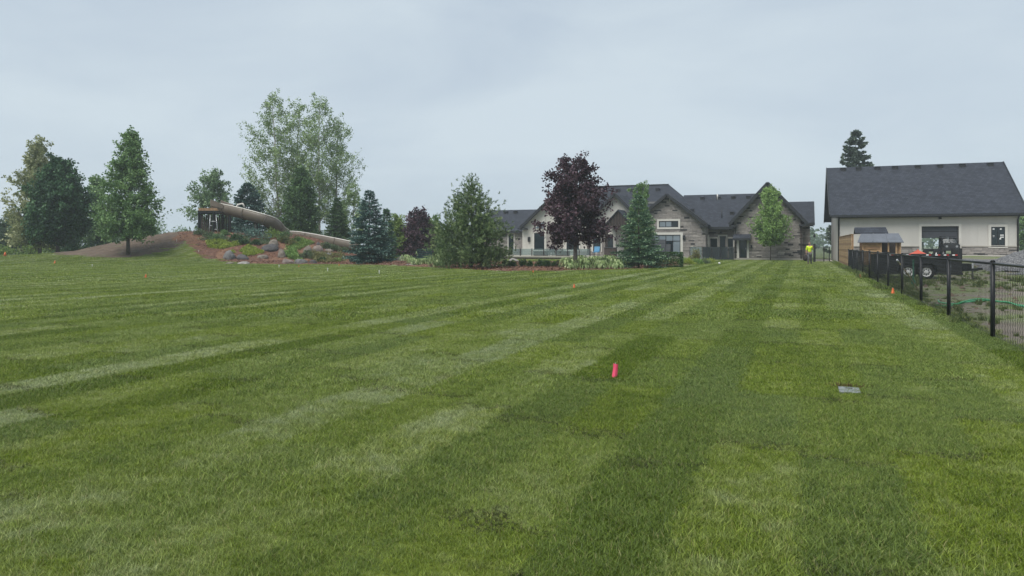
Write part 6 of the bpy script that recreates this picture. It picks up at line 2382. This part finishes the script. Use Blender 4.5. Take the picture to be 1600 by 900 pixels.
# low equipment standing beside it in the doorway
ex0, ex1 = at_Y(1441, 386, 71).x, at_Y(1470, 386, 71).x
EQ = thing("flatbed_cart", "low dark cart beside the utility vehicle in the doorway", "cart", ((ex0 + ex1) / 2, 71, .67))
MB().box(ex0, ex1, 70.6, 71.4, 1.12, 1.2).build("bed", M['trailer'], EQ)
for x in (ex0 + .05, ex1 - .1):
    MB().tube([(x, 70.65, 1.2), (x, 70.65, 1.75), (x, 71.3, 1.75), (x, 71.3, 1.2)], .025, 6).build("rail", M['black'], EQ)
for x in (ex0 + .2, ex1 - .4):
    w_ = MB().tube([(x, 70.55, .9), (x + .001, 70.75, .9)], .23, 14).build("wheel", M['rubber'], EQ)
MB().box(ex0 + .1, ex1 - .1, 70.7, 71.3, .95, 1.119).build("chassis", M['black'], EQ)

# ------------------------------------------------------------------ the man walking on the lawn
pb = gnd(1265, 412.8)
MAN = thing("person", "man in hi-vis yellow shirt and grey trousers walking with a dark bag", "person", pb)
HGT = 1.72


def skinned(name, joints, edges, mat, parent, sub=2):
    """a smooth tapering limb surface grown from joints (x, y, z, radius)"""
    me = bpy.data.meshes.new(name)
    me.from_pydata([j[:3] for j in joints], edges, [])
    o = link(name, me, mat, parent)
    bpy.context.view_layer.objects.active = o
    md = o.modifiers.new("skin", 'SKIN')
    md.use_smooth_shade = True
    for sv, j in zip(me.skin_vertices[0].data, joints):
        r_ = j[3]
        sv.radius = (r_, r_) if not isinstance(r_, tuple) else r_
    me.skin_vertices[0].data[0].use_root = True
    s_ = o.modifiers.new("sub", 'SUBSURF')
    s_.levels = s_.render_levels = sub
    return o


# x to the viewer's right, -y towards the camera; right leg (x<0) forward
body = [(0, 0, .92, .145), (0, -.01, 1.08, .135), (0, -.02, 1.26, .155), (0, -.02, 1.40, .13), (0, -.03, 1.49, .055), (0, -.055, 1.56, .065),
        (-.09, -.01, .86, .10), (-.10, -.13, .50, .068), (-.105, -.11, .10, .045), (-.11, -.24, .035, .035),
        (.09, .01, .86, .10), (.10, .04, .50, .068), (.11, .22, .13, .045), (.115, .13, .05, .035),
        (-.17, -.02, 1.37, .07), (-.235, .0, 1.12, .048), (-.25, -.06, .90, .036), (-.252, -.08, .84, .032),
        (.17, -.02, 1.37, .07), (.27, -.02, 1.16, .048), (.25, -.16, 1.33, .036), (.24, -.19, 1.385, .030)]
edges = [(0, 1), (1, 2), (2, 3), (3, 4), (4, 5), (0, 6), (6, 7), (7, 8), (8, 9), (0, 10), (10, 11), (11, 12), (12, 13), (3, 14), (14, 15), (15, 16), (16, 17), (3, 18), (18, 19), (19, 20), (20, 21)]
skinned("body", body, edges, M['skin'], MAN)
# shirt, trousers and boots follow the body a little outside it
skinned("shirt", [(0, 0, .90, .165), (0, -.01, 1.08, .152), (0, -.02, 1.26, .172), (0, -.02, 1.40, .145), (0, -.03, 1.46, .075), (-.17, -.02, 1.375, .085), (-.225, -.01, 1.19, .068), (-.238, .0, 1.07, .060), (.17, -.02, 1.375, .085), (.245, -.02, 1.23, .068), (.27, -.03, 1.17, .060), (.262, -.08, 1.23, .055)],
        [(0, 1), (1, 2), (2, 3), (3, 4), (3, 5), (5, 6), (6, 7), (3, 8), (8, 9), (9, 10), (10, 11)], M['hivis'], MAN)
skinned("trousers", [(0, 0, .91, .158), (-.09, -.01, .84, .118), (-.10, -.13, .50, .088), (-.105, -.11, .12, .075), (.09, .01, .84, .118), (.10, .04, .50, .088), (.11, .21, .16, .075)],
        [(0, 1), (1, 2), (2, 3), (0, 4), (4, 5), (5, 6)], M['trouser'], MAN)
skinned("boot", [(-.105, -.11, .15, .065), (-.107, -.12, .055, .058), (-.11, -.22, .045, .05), (-.112, -.29, .035, .04)], [(0, 1), (1, 2), (2, 3)], M['rubber'], MAN)
skinned("boot", [(.11, .22, .17, .065), (.113, .2, .085, .058), (.116, .10, .05, .05), (.117, .04, .036, .04)], [(0, 1), (1, 2), (2, 3)], M['rubber'], MAN)
# head with features
hc = Vector((0, -.075, 1.64))
mb = MB()
n, m = 14, 12
v = []
for j in range(m + 1):
    th = math.pi * j / m
    for i in range(n):
        a = 2 * math.pi * i / n
        x, y, z = math.sin(th) * math.cos(a), math.sin(th) * math.sin(a), math.cos(th)
        w_ = .078 * (1 - .22 * max(0, -z) ** 1.5)
        p = Vector((x * w_, y * .098 * (1 - .1 * max(0, -z)), z * .118))
        if y < -.8 and -.35 < z < .1:
            p.y -= .018 * (1 - abs(x) * 2)
        v.append(pb + hc + p)
mb.add(v, [(j * n + i, (j + 1) * n + i, (j + 1) * n + (i + 1) % n, j * n + (i + 1) % n) for j in range(m) for i in range(n)], .5, True)
for sx in (-1, 1):
    mb.obox(pb + hc + Vector((sx * .08, .01, -.01)), (.018, .035, .055))
hd = mb.build("head", M['skin'], MAN)
mb = MB()
mb.add([pb + hc + Vector((0, -.092, .03)), pb + hc + Vector((-.016, -.092, -.025)), pb + hc + Vector((.016, -.092, -.025)), pb + hc + Vector((0, -.122, -.02))], [(0, 1, 3), (0, 3, 2), (1, 2, 3)])
mb.build("nose", M['skin'], hd)
for sx in (-.03, .03):
    MB().obox(pb + hc + Vector((sx, -.089, .02)), (.02, .012, .010)).build("eye", M['black'], hd)
MB().obox(pb + hc + Vector((0, -.089, -.055)), (.042, .012, .008)).build("mouth", M['red'], hd)
mb = MB()
v, f = [], []
for j in range(7):
    th = math.pi * .46 * j / 6
    for i in range(n):
        a = 2 * math.pi * i / n
        k_ = 1.0 + (.0 if math.sin(a) > -.3 else -.02)
        zz = math.cos(th * (1.25 if math.sin(a) > -.2 else .9))
        rr = math.sin(th * (1.25 if math.sin(a) > -.2 else .9))
        v.append(pb + hc + Vector((rr * math.cos(a) * .083, rr * math.sin(a) * .103, zz * .124)))
for j in range(6):
    for i in range(n):
        f.append((j * n + i, (j + 1) * n + i, (j + 1) * n + (i + 1) % n, j * n + (i + 1) % n))
mb.add(v, f, .5, True)
mb.build("hair", M['bark_grey'], hd)


def hand(wrist, d, spread, curl, thumb_side):
    """palm, four fingers and a thumb as thin skinned chains, joined at the palm"""
    wrist, d, spread = Vector(wrist), Vector(d).normalized(), Vector(spread).normalized()
    nrm = d.cross(spread)
    J, E = [(*wrist, .024), (*(wrist + d * .045), .030), (*(wrist + d * .08), .028)], [(0, 1), (1, 2)]
    for k, L in enumerate((.068, .078, .072, .056)):
        b0 = wrist + d * .088 + spread * (.030 - .020 * k)
        b1 = b0 + (d + nrm * curl * .5).normalized() * L * .5
        b2 = b1 + (d * (1 - curl) + nrm * curl * 1.4).normalized() * L * .5
        o = len(J)
        J += [(*b0, .0095), (*b1, .0088), (*b2, .0075)]
        E += [(2, o), (o, o + 1), (o + 1, o + 2)]
    t0 = wrist + d * .035 + spread * thumb_side * .028
    t1 = t0 + (d * .6 + spread * thumb_side * .8).normalized() * .035
    t2 = t1 + (d * .9 + spread * thumb_side * .2 + nrm * curl * .6).normalized() * .032
    o = len(J)
    J += [(*t0, .012), (*t1, .0105), (*t2, .009)]
    E += [(1, o), (o, o + 1), (o + 1, o + 2)]
    return skinned("hand", J, E, M['skin'], MAN, 1)


hand((-.253, -.085, .83), (0, -.06, -1), (0, -1, 0), .8, 1)
hand((.239, -.195, 1.39), (-.25, -.1, .9), (-1, 0, 0), .6, 1)
# the bag he carries
bgx = pb + Vector((-.31, -.09, 0))
BG = thing("carry_bag", "dark round bag held low in the walking man's hand", "bag", (bgx.x, bgx.y, .2))
mb = MB()
v, f = [], []
n, m = 16, 9
for j in range(m + 1):
    th = math.pi * (.08 + .88 * j / m)
    for i in range(n):
        a = 2 * math.pi * i / n
        rr = math.sin(th) ** .7 * (1 + .05 * math.sin(3 * a + j))
        v.append((bgx.x + .21 * rr * math.cos(a), bgx.y + .15 * rr * math.sin(a), .50 + .25 * math.cos(th)))
for j in range(m):
    for i in range(n):
        f.append((j * n + i, (j + 1) * n + i, (j + 1) * n + (i + 1) % n, j * n + (i + 1) % n))
f += [tuple(range(n)), tuple(reversed(range(m * n, m * n + n)))]
mb.add(v, f, .5, True)
mb.build("pouch", M['bag'], BG)
MB().tube([(bgx.x - .1, bgx.y, .70), (bgx.x - .03, bgx.y, .755), (bgx.x + .05, bgx.y, .765), (bgx.x + .11, bgx.y, .70)], .012, 6).build("strap", M['black'], BG)


# ------------------------------------------------------------------ moist air
hz_mat = bpy.data.materials.new("haze")
hz_mat.use_nodes = True
nt = hz_mat.node_tree
nt.nodes.clear()
n_o = nt.nodes.new("ShaderNodeOutputMaterial")
n_v = nt.nodes.new("ShaderNodeVolumePrincipled")
n_v.inputs["Color"].default_value = (0.80, 0.88, 0.96, 1)
n_v.inputs["Density"].default_value = 0.00075
n_v.inputs["Anisotropy"].default_value = 0.1
nt.links.new(n_v.outputs[0], n_o.inputs["Volume"])
hz = MB().box(-3000, 3000, -3000, 3000, -1.0, 21.0).build("haze", hz_mat)
setp(hz, kind='stuff')
SC.cycles.volume_bounces = 1
